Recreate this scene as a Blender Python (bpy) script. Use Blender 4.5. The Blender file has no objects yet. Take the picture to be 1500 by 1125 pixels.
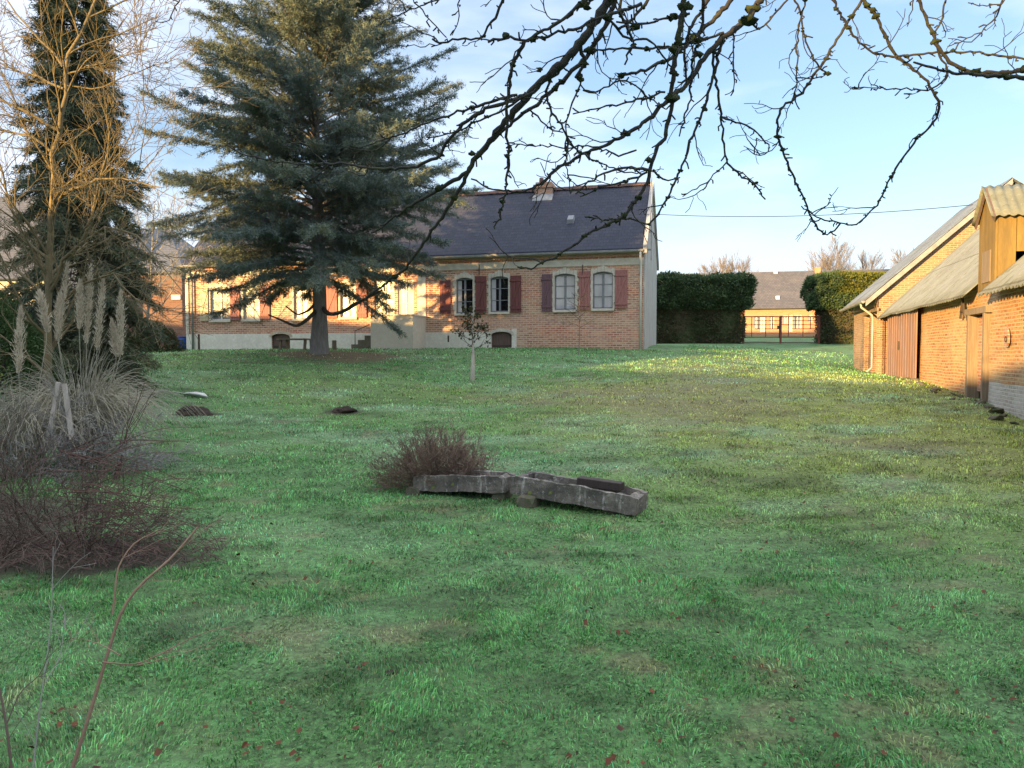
import bpy, bmesh, math, random
import numpy as np
from mathutils import Vector, Matrix, noise as mnoise

random.seed(7)
RNG = np.random.default_rng(11)
R = math.radians
sc = bpy.context.scene
COL = sc.collection

# ------------------------------------------------------------------ camera model
EYE = 1.6
FOC = 1100.0            # focal length in photo pixels (photo is 1500 wide)
PITCH = math.atan(45.5 / FOC)
CP, SP = math.cos(PITCH), math.sin(PITCH)
TH = math.atan(0.30)    # yard is turned by this angle
CT, ST = math.cos(TH), math.sin(TH)

def ray(px, row):
    u = (px - 750) / FOC; v = (562.5 - row) / FOC
    return np.array([u, CP + v * SP, -SP + v * CP])

def P(px, row, d):
    r = ray(px, row); s = d / r[1]
    return np.array([r[0] * s, d, EYE + r[2] * s])

# ------------------------------------------------------------------ terrain
_cp = [(0, 0, 0), (0, 3, 0), (-4, 4, 0), (4, 4, .02), (0, -12, -.1), (-14, -8, 0), (14, -8, 0),
       (1.1, 7.4, -.02), (-1.07, 8.2, .03), (-3, 5.5, .05), (-6, 9, .2), (5, 8, .12), (-1.05, 20, .87), (-6.2, 24, 1.58),
       (5.06, 29, 1.73), (-5, 32, 1.73), (-15.1, 35, 1.70), (-5.9, 14, .45), (-3.4, 15, .46),
       (-13.5, 26, 1.58), (-20, 30, 1.65), (8.9, 13.1, .47), (11.2, 20.7, .85), (12.6, 25.3, .86), (14.1, 30.3, .98),
       (4.45, 14, .54), (2.7, 11, .27), (7, 22, 1.12), (7.2, 30, 1.73), (11, 34, 1.75), (15.6, 43, 2.15), (8.5, 42, 2.12),
       (19.5, 43, 2.15), (25, 43, 2.1), (22, 62, 3.0), (32, 88, 3.2), (0, 60, 2.6), (-30, 60, 2.0), (-30, 20, 1.0), (25, 15, .8),
       (20, 30, 1.1), (-10, 42, 1.7), (-18, 12, .5), (0, 26.5, 1.6), (0, 150, 3.5), (-90, 90, 2), (90, 90, 3), (-60, -40, 0), (60, -40, 0), (60, 20, 1)]
_C = np.array(_cp, float)
def _tps(r2):
    return np.where(r2 > 1e-9, r2 * np.log(np.maximum(r2, 1e-9)), 0)
_n = len(_C)
_d2 = ((_C[:, None, :2] - _C[None, :, :2]) ** 2).sum(2)
_A = np.zeros((_n + 3, _n + 3)); _A[:_n, :_n] = _tps(_d2) + np.eye(_n) * .4
_A[:_n, _n] = 1; _A[:_n, _n + 1:] = _C[:, :2]; _A[_n:, :_n] = _A[:_n, _n:].T
_w = np.linalg.solve(_A, np.concatenate([_C[:, 2], [0, 0, 0]]))

def hsh(ix, iy, s):
    h = (ix.astype(np.int64) * 374761393 + iy.astype(np.int64) * 668265263 + s * 974711) & 0x7fffffff
    h = (h ^ (h >> 13)) * 1274126177 & 0x7fffffff
    return ((h ^ (h >> 16)) & 0xffff) / 65535.0
def vnoise(x, y, s=0):
    ix = np.floor(x); iy = np.floor(y); fx = x - ix; fy = y - iy
    fx = fx * fx * (3 - 2 * fx); fy = fy * fy * (3 - 2 * fy)
    a = hsh(ix, iy, s); b = hsh(ix + 1, iy, s); c = hsh(ix, iy + 1, s); d = hsh(ix + 1, iy + 1, s)
    return (a * (1 - fx) + b * fx) * (1 - fy) + (c * (1 - fx) + d * fx) * fy
def fbm(x, y, sc_, s=0, o=4):
    v = 0; a = .5; f = 1 / sc_
    for k in range(o):
        v = v + a * vnoise(x * f + k * 7.3, y * f - k * 3.1, s + k); a *= .5; f *= 2.03
    return v / (1 - .5 ** o)

def H(x, y, detail=True):
    x = np.atleast_1d(np.asarray(x, float)); y = np.atleast_1d(np.asarray(y, float))
    xc = np.clip(x, -88, 88); yc = np.clip(y, -38, 148)
    out = np.zeros(x.shape)
    fx_, fy_ = xc.ravel(), yc.ravel(); o = np.zeros(fx_.shape)
    for i in range(0, len(fx_), 20000):
        X = fx_[i:i + 20000]; Y = fy_[i:i + 20000]
        r2 = (X[:, None] - _C[None, :, 0]) ** 2 + (Y[:, None] - _C[None, :, 1]) ** 2
        o[i:i + 20000] = _tps(r2) @ _w[:_n] + _w[_n] + _w[_n + 1] * X + _w[_n + 2] * Y
    out = o.reshape(x.shape)
    if detail:
        out = out + (fbm(x, y, 1.7, 3, 3) - .5) * .07 + (fbm(x, y, .35, 9, 2) - .5) * .03
    return out
def Hs(x, y, detail=True):
    return float(H(x, y, detail)[0])
def G(px, row):
    """point of the ground seen at a photo position"""
    r = ray(px, row); d = 1.5
    while d < 80:
        s = d / r[1]; x = r[0] * s; z = EYE + r[2] * s
        if z <= Hs(x, d, False): return np.array([x, d, Hs(x, d)])
        d += .05
    return np.array([r[0] * 80, 80, 3])
def GD(px, d):
    x = (px - 750) / FOC * d
    return np.array([x, d, Hs(x, d)])

# ------------------------------------------------------------------ mesh helpers
def setmesh(name, V, F, mat=None, parent=None, smooth=False, midx=None, attr=None):
    me = bpy.data.meshes.new(name)
    if isinstance(F, np.ndarray):
        V = np.asarray(V, np.float32); k = F.shape[1]
        me.vertices.add(len(V)); me.vertices.foreach_set('co', V.ravel())
        me.loops.add(F.size); me.loops.foreach_set('vertex_index', F.astype(np.int32).ravel())
        me.polygons.add(len(F)); me.polygons.foreach_set('loop_start', np.arange(0, F.size, k, dtype=np.int32))
        me.update(calc_edges=True)
    else:
        me.from_pydata([tuple(v) for v in V], [], F); me.update()
    if attr is not None:
        a = me.attributes.new('col', 'FLOAT_COLOR', 'POINT')
        A = np.ones((len(attr), 4), np.float32); A[:, :3] = attr
        a.data.foreach_set('color', A.ravel())
    if mat is not None:
        for m in (mat if isinstance(mat, (list, tuple)) else [mat]): me.materials.append(m)
    if midx is not None:
        me.polygons.foreach_set('material_index', np.asarray(midx, np.int32))
    if smooth: me.polygons.foreach_set('use_smooth', np.ones(len(me.polygons), bool))
    o = bpy.data.objects.new(name, me); COL.objects.link(o)
    if parent is not None: o.parent = parent
    return o

def tag(o, label=None, cat=None, group=None, kind=None):
    if label: o['label'] = label
    if cat: o['category'] = cat
    if group: o['group'] = group
    if kind: o['kind'] = kind
    return o
def empty(name, loc=(0, 0, 0), rz=0, label=None, cat=None, group=None):
    o = bpy.data.objects.new(name, None); COL.objects.link(o)
    o.location = tuple(float(v) for v in loc); o.rotation_euler = (0, 0, rz); o.empty_display_size = .2
    return tag(o, label, cat, group)
def copy_tree(o, parent=None):
    c = o.copy(); COL.objects.link(c)
    if parent: c.parent = parent
    for ch in list(o.children): copy_tree(ch, c)
    return c

class MB:
    def __init__(s): s.V = []; s.F = []
    def poly(s, pts):
        n = len(s.V); s.V += [tuple(p) for p in pts]; s.F.append(list(range(n, n + len(pts)))); return s
    def box(s, x0, x1, y0, y1, z0, z1):
        n = len(s.V)
        s.V += [(x0, y0, z0), (x1, y0, z0), (x1, y1, z0), (x0, y1, z0), (x0, y0, z1), (x1, y0, z1), (x1, y1, z1), (x0, y1, z1)]
        s.F += [[n + a for a in f] for f in ((3, 2, 1, 0), (4, 5, 6, 7), (0, 1, 5, 4), (1, 2, 6, 5), (2, 3, 7, 6), (3, 0, 4, 7))]; return s
    def hexa(s, b, t):
        n = len(s.V); s.V += [tuple(p) for p in b] + [tuple(p) for p in t]; k = len(b)
        s.F.append([n + i for i in reversed(range(k))]); s.F.append([n + k + i for i in range(k)])
        for i in range(k):
            j = (i + 1) % k; s.F.append([n + i, n + j, n + k + j, n + k + i])
        return s
    def bar(s, a, b, w, h=None):
        h = h or w; a = Vector(a); b = Vector(b); d = (b - a).normalized()
        up = Vector((0, 0, 1)) if abs(d.z) < .9 else Vector((0, 1, 0))
        x = d.cross(up).normalized() * w / 2; y = x.cross(d).normalized() * h / 2
        return s.hexa([a - x - y, a + x - y, a + x + y, a - x + y], [b - x - y, b + x - y, b + x + y, b - x + y])
    def tube(s, pts, rad, sides=8):
        T = Tubes(); T.add(pts, rad); V, F = T.arrays(sides)
        n = len(s.V); s.V += [tuple(v) for v in V]; s.F += [[n + i for i in f] for f in F.tolist()]
        p = [Vector(q) for q in pts]
        k = len(pts)
        s.F.append([n + i for i in reversed(range(sides))]); s.F.append([n + (k - 1) * sides + i for i in range(sides)])
        return s
    def build(s, name, mat, parent=None, smooth=False, bevel=0):
        o = setmesh(name, s.V, s.F, mat, parent, smooth)
        if bevel:
            m = o.modifiers.new('bevel', 'BEVEL'); m.width = bevel; m.segments = 2; m.limit_method = 'ANGLE'
        return o

class Tubes:
    def __init__(s): s.g = {}
    def add(s, pts, rad):
        pts = np.asarray(pts, float); rad = np.broadcast_to(np.asarray(rad, float), (len(pts),))
        s.g.setdefault(len(pts), []).append((pts, rad)); return s
    def arrays(s, sides=4):
        VV = []; FF = []; off = 0
        for k, L in s.g.items():
            Pn = np.array([a for a, b in L]); Rn = np.array([b for a, b in L]); n = len(L)
            T = np.gradient(Pn, axis=1); T /= np.linalg.norm(T, axis=2, keepdims=True) + 1e-9
            mean = T.mean(1); ref = np.zeros((n, 3)); ax = np.abs(mean).argmin(1); ref[np.arange(n), ax] = 1
            N = np.cross(T, ref[:, None, :]); N /= np.linalg.norm(N, axis=2, keepdims=True) + 1e-9
            B = np.cross(T, N)
            a = np.arange(sides) * 2 * math.pi / sides
            V = Pn[:, :, None, :] + Rn[:, :, None, None] * (np.cos(a)[None, None, :, None] * N[:, :, None, :] + np.sin(a)[None, None, :, None] * B[:, :, None, :])
            VV.append(V.reshape(-1, 3))
            base = np.arange(n)[:, None, None] * k * sides + np.arange(k - 1)[None, :, None] * sides
            i = np.arange(sides)[None, None, :]; j = (i + 1) % sides
            f = np.stack([base + i, base + j, base + sides + j, base + sides + i], -1).reshape(-1, 4)
            FF.append(f + off); off += n * k * sides
        return np.concatenate(VV), np.concatenate(FF)
    def build(s, name, mat, parent=None, sides=4, smooth=True):
        V, F = s.arrays(sides)
        if parent is not None: V = V - np.array(parent.location)
        return setmesh(name, V, F, mat, parent, smooth)

def leaves(centers, dirs, length, width, rng, bend=.0):
    """small pointed leaf / needle triangles"""
    n = len(centers); d = dirs / (np.linalg.norm(dirs, axis=1, keepdims=True) + 1e-9)
    r = rng.normal(size=(n, 3)); s = np.cross(d, r); s /= np.linalg.norm(s, axis=1, keepdims=True) + 1e-9
    L = np.broadcast_to(length, (n,))[:, None]; W = np.broadcast_to(width, (n,))[:, None]
    V = np.stack([centers - s * W * .5, centers + s * W * .5, centers + d * L], 1).reshape(-1, 3)
    return V, np.arange(n * 3).reshape(-1, 3)
def leaves4(centers, dirs, length, width, rng):
    n = len(centers); d = dirs / (np.linalg.norm(dirs, axis=1, keepdims=True) + 1e-9)
    r = rng.normal(size=(n, 3)); s = np.cross(d, r); s /= np.linalg.norm(s, axis=1, keepdims=True) + 1e-9
    L = np.broadcast_to(length, (n,))[:, None]; W = np.broadcast_to(width, (n,))[:, None]
    V = np.stack([centers, centers + d * L * .5 + s * W * .5, centers + d * L, centers + d * L * .5 - s * W * .5], 1).reshape(-1, 3)
    return V, np.arange(n * 4).reshape(-1, 4)

# ------------------------------------------------------------------ materials
class NT:
    def __init__(s, name):
        s.m = bpy.data.materials.new(name); s.m.use_nodes = True; s.t = s.m.node_tree; s.N = s.t.nodes; s.L = s.t.links
        s.b = s.N['Principled BSDF']; s.b.inputs['Specular IOR Level'].default_value = .3
    def n(s, typ, **kw):
        x = s.N.new(typ)
        for k, v in kw.items(): setattr(x, k, v)
        return x
    def set(s, sock, v):
        if isinstance(v, bpy.types.NodeSocket): s.L.new(v, sock)
        elif isinstance(v, tuple) and len(v) == 3: sock.default_value = (*v, 1)
        else: sock.default_value = v
    def obj(s): return s.n('ShaderNodeTexCoord').outputs['Object']
    def noise(s, vec, scale, detail=4, rough=.6, stretch=None):
        if stretch:
            mp = s.n('ShaderNodeMapping'); s.L.new(vec, mp.inputs['Vector']); mp.inputs['Scale'].default_value = stretch; vec = mp.outputs[0]
        x = s.n('ShaderNodeTexNoise'); s.L.new(vec, x.inputs['Vector']); x.inputs['Scale'].default_value = scale
        x.inputs['Detail'].default_value = detail; x.inputs['Roughness'].default_value = rough; return x.outputs['Fac']
    def ramp(s, f, a, b):
        x = s.n('ShaderNodeMapRange'); s.L.new(f, x.inputs[0]); x.inputs[1].default_value = a; x.inputs[2].default_value = b; return x.outputs[0]
    def mix(s, f, a, b, mode='MIX'):
        x = s.n('ShaderNodeMix', data_type='RGBA', blend_type=mode)
        s.set(x.inputs[0], f); s.set(x.inputs[6], a); s.set(x.inputs[7], b); return x.outputs[2]
    def math(s, op, a, b=0.0):
        x = s.n('ShaderNodeMath', operation=op); s.set(x.inputs[0], a); s.set(x.inputs[1], b); return x.outputs[0]
    def bump(s, h, strength=.4, dist=.02):
        x = s.n('ShaderNodeBump'); x.inputs['Strength'].default_value = strength; x.inputs['Distance'].default_value = dist
        s.L.new(h, x.inputs['Height']); s.L.new(x.outputs[0], s.b.inputs['Normal'])
    def done(s, col, rough=.85):
        s.set(s.b.inputs['Base Color'], col); s.set(s.b.inputs['Roughness'], rough); return s.m

def simple(name, c1, c2=None, scale=4, rough=.85, bump=.3, stretch=None, dist=.01, lo=.35, hi=.65, spec=.3):
    t = NT(name); v = t.obj(); c2 = c2 or tuple(x * .6 for x in c1)
    f = t.noise(v, scale, 6, .65, stretch); col = t.mix(t.ramp(f, lo, hi), c1, c2)
    f2 = t.noise(v, scale * 9, 3, .6, stretch)
    col = t.mix(t.ramp(f2, .3, .75), col, t.mix(.5, col, tuple(x * .75 for x in c2)))
    if bump: t.bump(f2, bump, dist)
    t.b.inputs['Specular IOR Level'].default_value = spec
    return t.done(col, rough)

def brick(name, ca, cb, mortar, worn, dark, wornamt=.5, row=.07, bw=.22, patch=None, msize=.011):
    t = NT(name); v = t.obj(); sp = t.n('ShaderNodeSeparateXYZ'); t.L.new(v, sp.inputs[0])
    u = t.math('ADD', sp.outputs[0], sp.outputs[1])
    wob = t.noise(v, .9, 2, .5); z = t.math('ADD', sp.outputs[2], t.math('MULTIPLY', wob, .05))
    cb_ = t.n('ShaderNodeCombineXYZ'); t.L.new(u, cb_.inputs[0]); t.L.new(z, cb_.inputs[1]); uv = cb_.outputs[0]
    bt = t.n('ShaderNodeTexBrick'); t.L.new(uv, bt.inputs['Vector'])
    for k, val in (('Scale', 1), ('Mortar Size', msize), ('Mortar Smooth', .3), ('Bias', 0.0), ('Brick Width', bw), ('Row Height', row)): bt.inputs[k].default_value = val
    bt.inputs['Color1'].default_value = (0, 0, 0, 1); bt.inputs['Color2'].default_value = (1, 1, 1, 1); bt.inputs['Mortar'].default_value = (.5, .5, .5, 1)
    rnd = bt.outputs['Color']
    # per-brick tint from a stretched cell noise as well, gives courses of different firing
    streak = t.noise(uv, 1.0, 4, .8, (1.1, 15, 1))
    col = t.mix(t.ramp(rnd, .15, .85), ca, cb)
    col = t.mix(t.math('MULTIPLY', t.ramp(streak, .50, .62), .85), col, dark)
    col = t.mix(t.math('MULTIPLY', t.ramp(t.noise(uv, 1.0, 4, .8, (1.7, 19, 3)), .52, .64), .75), col, mortar)
    big = t.noise(v, .55, 4, .6)
    col = t.mix(t.math('MULTIPLY', t.ramp(big, .45, .7), wornamt), col, worn)
    f3 = t.noise(v, 11, 4, .7); col = t.mix(t.math('MULTIPLY', t.ramp(f3, .52, .66), .6), col, worn)
    col = t.mix(t.math('MULTIPLY', t.ramp(t.noise(v, 4.3, 5, .7), .55, .75), .6), col, dark)
    col = t.mix(bt.outputs['Fac'], col, mortar)
    hgt = t.math('SUBTRACT', t.math('MULTIPLY', f3, .5), bt.outputs['Fac'])
    t.bump(hgt, .7, .012)
    return t.done(col, .9)

M = {}
M['brick'] = brick('house_brick', (.38, .10, .055), (.56, .25, .13), (.56, .44, .34), (.60, .50, .40), (.13, .07, .065), .4, row=.085, bw=.24, msize=.016)
M['brick_red'] = brick('chimney_brick', (.42, .15, .08), (.5, .24, .13), (.4, .35, .3), (.45, .3, .22), (.2, .08, .06), .3)
M['brick_barn'] = brick('barn_brick', (.36, .135, .05), (.50, .24, .09), (.46, .35, .21), (.48, .39, .26), (.15, .07, .04), .6, msize=.014)
M['brick_dark'] = brick('old_red_brick', (.17, .07, .05), (.22, .1, .07), (.2, .16, .14), (.22, .15, .12), (.07, .04, .04), .3)
M['brick_cream'] = brick('cream_brick', (.50, .42, .32), (.60, .52, .40), (.45, .38, .28), (.66, .58, .44), (.42, .33, .22), .4)
M['brick_far'] = brick('orange_brick', (.46, .18, .08), (.54, .25, .12), (.46, .34, .24), (.50, .30, .18), (.32, .14, .07), .3)
M['plaster'] = simple('white_render', (.74, .72, .64), (.56, .54, .46), 1.3, .9, .25, lo=.45, hi=.8)
M['plaster_cream'] = simple('cream_render', (.66, .60, .50), (.56, .51, .43), .9, .9, .2)
M['stone_white'] = simple('pale_stone', (.68, .65, .57), (.5, .46, .38), 3, .9, .3)
M['gable'] = simple('grey_gable_render', (.50, .48, .46), (.31, .30, .28), 1.6, .9, .4, (2, 2, .5))
def slate(name, a, b, c, wx=.22, rw=.14, gl=.5):
    t = NT(name); v = t.obj(); sp = t.n('ShaderNodeSeparateXYZ'); t.L.new(v, sp.inputs[0])
    cb_ = t.n('ShaderNodeCombineXYZ'); t.L.new(sp.outputs[0], cb_.inputs[0]); t.L.new(sp.outputs[2], cb_.inputs[1])
    bt = t.n('ShaderNodeTexBrick'); t.L.new(cb_.outputs[0], bt.inputs['Vector'])
    for k, val in (('Scale', 1), ('Mortar Size', .006), ('Brick Width', wx), ('Row Height', rw)): bt.inputs[k].default_value = val
    bt.inputs['Color1'].default_value = (0, 0, 0, 1); bt.inputs['Color2'].default_value = (1, 1, 1, 1); bt.inputs['Mortar'].default_value = (0, 0, 0, 1)
    col = t.mix(bt.outputs['Color'], a, b)
    col = t.mix(t.math('MULTIPLY', t.ramp(t.noise(v, .45, 5, .65, (1, 1, 1.8)), .5, .72), .75), col, c)
    col = t.mix(t.ramp(t.noise(v, 14, 3, .6), .6, .75), col, c)
    col = t.mix(bt.outputs['Fac'], col, tuple(x * .4 for x in a))
    t.bump(bt.outputs['Color'], .5, .01)
    return t.done(col, gl)
M['slate'] = slate('blue_slate', (.016, .020, .040), (.024, .029, .052), (.062, .055, .072), gl=.7)
M['slate_far'] = slate('grey_tile', (.085, .085, .095), (.115, .11, .12), (.15, .14, .14), gl=.8)
M['slate_old'] = slate('old_slate', (.07, .075, .09), (.09, .095, .11), (.12, .12, .13))
M['ridge'] = simple('ridge_tile', (.15, .085, .08), (.09, .065, .062), 3, .9)
M['wood_red'] = simple('painted_shutter', (.20, .075, .07), (.14, .05, .05), 2.5, .75, .25, (9, 9, .6))
M['wood_pink'] = simple('faded_shutter', (.36, .17, .155), (.28, .12, .11), 2.5, .8, .25, (9, 9, .6))
M['wood_grey'] = simple('mauve_shutter', (.19, .11, .13), (.14, .08, .09), 2.5, .8, .25, (9, 9, .6))
M['wood_sunlit'] = simple('sunlit_shutter', (.66, .56, .38), (.5, .42, .28), 2.5, .8, .25, (9, 9, .6))  # sunlight on one shutter leaf put into a paler colour
M['cellar'] = simple('cellar_door_wood', (.17, .12, .10), (.10, .07, .06), 3, .85, .4, (8, 8, .6))
M['white_paint'] = simple('white_paint', (.72, .72, .68), (.58, .57, .52), 5, .6, .1)
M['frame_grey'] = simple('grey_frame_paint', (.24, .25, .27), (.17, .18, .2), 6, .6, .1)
M['zinc'] = simple('zinc', (.34, .35, .36), (.22, .22, .23), 4, .5, .1)
M['pipe'] = simple('weathered_pipe', (.5, .5, .47), (.36, .35, .32), 4, .6, .1)
M['dark_iron'] = simple('dark_iron', (.05, .045, .04), (.09, .06, .045), 9, .7, .2)
M['rust'] = simple('rusty_paint', (.25, .065, .04), (.12, .05, .04), 7, .75, .2)
def glass(name, base, rough=.06, coat=.8):
    t = NT(name); v = t.obj()
    c = t.mix(t.ramp(t.noise(v, 1.5, 3, .5, (1.5, 1.5, .5)), .35, .7), base, tuple(x * .6 for x in base))
    t.b.inputs['Coat Weight'].default_value = coat; t.b.inputs['Coat Roughness'].default_value = .03
    t.b.inputs['Specular IOR Level'].default_value = .6
    t.bump(t.noise(v, 2.2, 2, .5), .05, .03)
    return t.done(c, rough)
M['glass_dark'] = glass('dark_glass', (.012, .012, .015))
M['glass_curtain'] = glass('curtained_glass', (.40, .40, .43), .35)
M['glass_lit'] = glass('bright_window_glass', (.20, .20, .21), .2)
M['glass_far'] = glass('pale_glass', (.25, .3, .36), .2)
M['curtain'] = simple('net_curtain', (.6, .6, .62), (.42, .42, .46), 3, .9, .2, (14, 14, .3))
M['metal_door'] = simple('brown_sheet_metal', (.30, .20, .17), (.22, .14, .12), 1.3, .6, .12, (2, 2, .35))
M['plywood'] = simple('mossy_plywood', (.27, .18, .055), (.16, .115, .045), 1.6, .85, .3, (3, 3, .5))
M['plank'] = simple('weathered_plank', (.30, .24, .17), (.18, .14, .10), 2.5, .9, .5, (10, 10, .5))
def sheet(name, a, b, moss, rust):
    t = NT(name); v = t.obj(); c = t.mix(t.ramp(t.noise(v, 1.2, 6, .7, (1, .4, .4)), .4, .62), a, b)
    c = t.mix(t.math('MULTIPLY', t.ramp(t.noise(v, 2.4, 5, .75, (2.2, .7, .7)), .52, .62), .8), c, moss)
    c = t.mix(t.math('MULTIPLY', t.ramp(t.noise(v, 7, 6, .8), .55, .68), .8), c, rust)
    sp = t.n('ShaderNodeSeparateXYZ'); t.L.new(v, sp.inputs[0]); fr = t.math('FRACT', t.math('MULTIPLY', sp.outputs[2], .72)); c = t.mix(t.math('MULTIPLY', t.math('LESS_THAN', fr, .03), .6), c, (.06, .06, .05))
    t.bump(t.noise(v, 30, 4, .7), .3, .01); return t.done(c, .9)
M['corr'] = sheet('old_corrugated_cement', (.20, .22, .21), (.155, .17, .16), (.11, .12, .085), (.25, .26, .245))
M['corr_dark'] = sheet('blue_grey_corrugated', (.17, .21, .26), (.12, .145, .18), (.09, .10, .09), (.25, .27, .28))
M['corr_light'] = sheet('pale_corrugated_metal', (.18, .195, .165), (.13, .14, .11), (.09, .10, .055), (.25, .25, .22))
M['bark_apple'] = simple('lichened_bark', (.030, .028, .030), (.06, .062, .035), 9, .95, .9, dist=.006, lo=.5, hi=.68)
M['moss'] = simple('branch_moss', (.05, .065, .02), (.025, .035, .015), 30, 1, 1, dist=.006)
M['bark_cedar'] = simple('grey_cedar_bark', (.30, .28, .26), (.18, .165, .15), 5, .95, .8, (3, 3, .7), .03)
M['bark_dark'] = simple('dark_bark', (.05, .042, .035), (.09, .08, .06), 6, .95, .6)
M['bark_sunlit'] = simple('sunlit_bark', (.22, .17, .09), (.13, .11, .065), 4, .9, .4)  # yellow of the low sun put into the bark colour
M['bark_grey'] = simple('grey_twig', (.33, .32, .30), (.22, .21, .20), 4, .9, .2)
M['bark_pale'] = simple('pale_bark', (.55, .50, .45), (.34, .30, .26), 3, .9, .5, (3, 3, .8))
M['bark_far'] = simple('tan_twig', (.25, .22, .20), (.2, .17, .15), .6, .95, 0)
M['twig_red'] = simple('red_brown_twig', (.12, .062, .048), (.075, .045, .04), 3, .9, .2)
M['twig_brush'] = simple('purple_brown_twig', (.25, .17, .13), (.17, .12, .095), 3, .9, .1)
M['twig_bramble'] = simple('dark_bramble', (.075, .05, .045), (.13, .09, .075), 2, .9, .1)
M['cane'] = simple('tan_cane', (.30, .20, .14), (.2, .12, .09), 6, .85, .2)
M['stone_trough'] = None
def foliage(name, a, b, c, sc1=.8, sc2=5, trans=.15):
    t = NT(name); v = t.obj()
    col = t.mix(t.ramp(t.noise(v, sc1, 4, .6), .35, .65), a, b)
    col = t.mix(t.ramp(t.noise(v, sc2, 3, .6), .5, .72), col, c)
    t.b.inputs['Specular IOR Level'].default_value = .15
    t.done(col, .8)
    if trans:
        tr = t.n('ShaderNodeBsdfTranslucent'); t.L.new(col, tr.inputs[0]); mx = t.n('ShaderNodeMixShader'); mx.inputs[0].default_value = trans
        t.L.new(t.b.outputs[0], mx.inputs[1]); t.L.new(tr.outputs[0], mx.inputs[2])
        t.L.new(mx.outputs[0], t.N['Material Output'].inputs[0])
    return t.m
M['needles_cedar'] = foliage('cedar_needles', (.120, .165, .165), (.155, .195, .155), (.20, .20, .10), .35, 3)
M['needles_spruce'] = foliage('spruce_needles', (.09, .12, .085), (.15, .155, .075), (.07, .09, .075), .7, 5)
M['hedge'] = foliage('hedge_leaf', (.05, .085, .045), (.07, .12, .055), (.12, .16, .06), .9, 3.5)
M['hedge_under'] = foliage('hedge_inner', (.085, .078, .045), (.065, .095, .04), (.13, .085, .06), .8, 6)
M['hedge_sunlit'] = foliage('sunlit_hedge_leaf', (.16, .17, .03), (.10, .13, .03), (.2, .19, .05), .7, 6)  # sunlight on the hedge top put into the leaf colour
M['evergreen'] = foliage('evergreen_leaf', (.03, .06, .022), (.05, .09, .03), (.07, .1, .03), 1, 7)
M['dead_leaf'] = foliage('dead_leaf', (.075, .030, .018), (.13, .055, .028), (.025, .022, .022), 5, 13, 0)
M['sap_leaf'] = foliage('sapling_leaf', (.035, .04, .02), (.06, .07, .03), (.05, .03, .02), 3, 11, .1)
M['soil'] = simple('loose_soil', (.055, .038, .028), (.03, .022, .018), 8, 1, .8, dist=.02)
M['rubble'] = simple('mossy_rubble', (.16, .135, .11), (.08, .085, .05), 5, .95, .6)
M['blue'] = simple('blue_plastic', (.015, .08, .34), (.01, .05, .22), 4, .45, .1)
M['pale_plastic'] = simple('pale_plastic', (.72, .72, .70), (.6, .6, .58), 4, .4, .1)
M['green_hose'] = simple('pale_hose', (.5, .52, .45), (.4, .42, .35), 4, .5, .1)
M['rubber'] = simple('black_rubber', (.02, .02, .02), (.03, .03, .03), 9, .7, .1)

t = NT('trough_stone'); v = t.obj()
c = t.mix(t.ramp(t.noise(v, 3.5, 6, .7), .35, .65), (.21, .185, .16), (.075, .068, .062))
c = t.mix(t.ramp(t.noise(v, 5, 5, .7, (2.2, 2.2, .35)), .56, .66), c, (.36, .34, .31))
c = t.mix(t.ramp(t.noise(v, 16, 5, .8), .5, .7), c, (.07, .065, .06))
c = t.mix(t.ramp(t.noise(v, 22, 4, .7), .58, .7), c, (.34, .34, .31))
c = t.mix(t.ramp(t.noise(v, 7, 3, .6), .64, .72), c, (.16, .19, .05))
t.bump(t.noise(v, 28, 6, .75), .9, .012); M['stone_trough'] = t.done(c, .95)

t = NT('lawn_ground')
a = t.n('ShaderNodeAttribute'); a.attribute_name = 'col'; v = t.obj()
dk_ = t.mix(.8, a.outputs[0], (.035, .035, .022)); lt_ = t.mix(.4, a.outputs[0], (.05, .07, .03))
c = t.mix(t.ramp(t.noise(v, 22, 6, .8), .42, .62), dk_, lt_)
c = t.mix(t.math('MULTIPLY', t.ramp(t.noise(v, 5, 4, .7), .5, .7), .3), c, a.outputs[0])
t.bump(t.noise(v, 40, 4, .7), .8, .02); M['lawn'] = t.done(c, .95)
t = NT('grass_blade')
a = t.n('ShaderNodeAttribute'); a.attribute_name = 'col'
t.done(a.outputs[0], .65); tr = t.n('ShaderNodeBsdfTranslucent'); t.L.new(a.outputs[0], tr.inputs[0]); mx = t.n('ShaderNodeMixShader'); mx.inputs[0].default_value = .25
t.L.new(t.b.outputs[0], mx.inputs[1]); t.L.new(tr.outputs[0], mx.inputs[2]); t.L.new(mx.outputs[0], t.N['Material Output'].inputs[0]); M['blade'] = t.m

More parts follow.
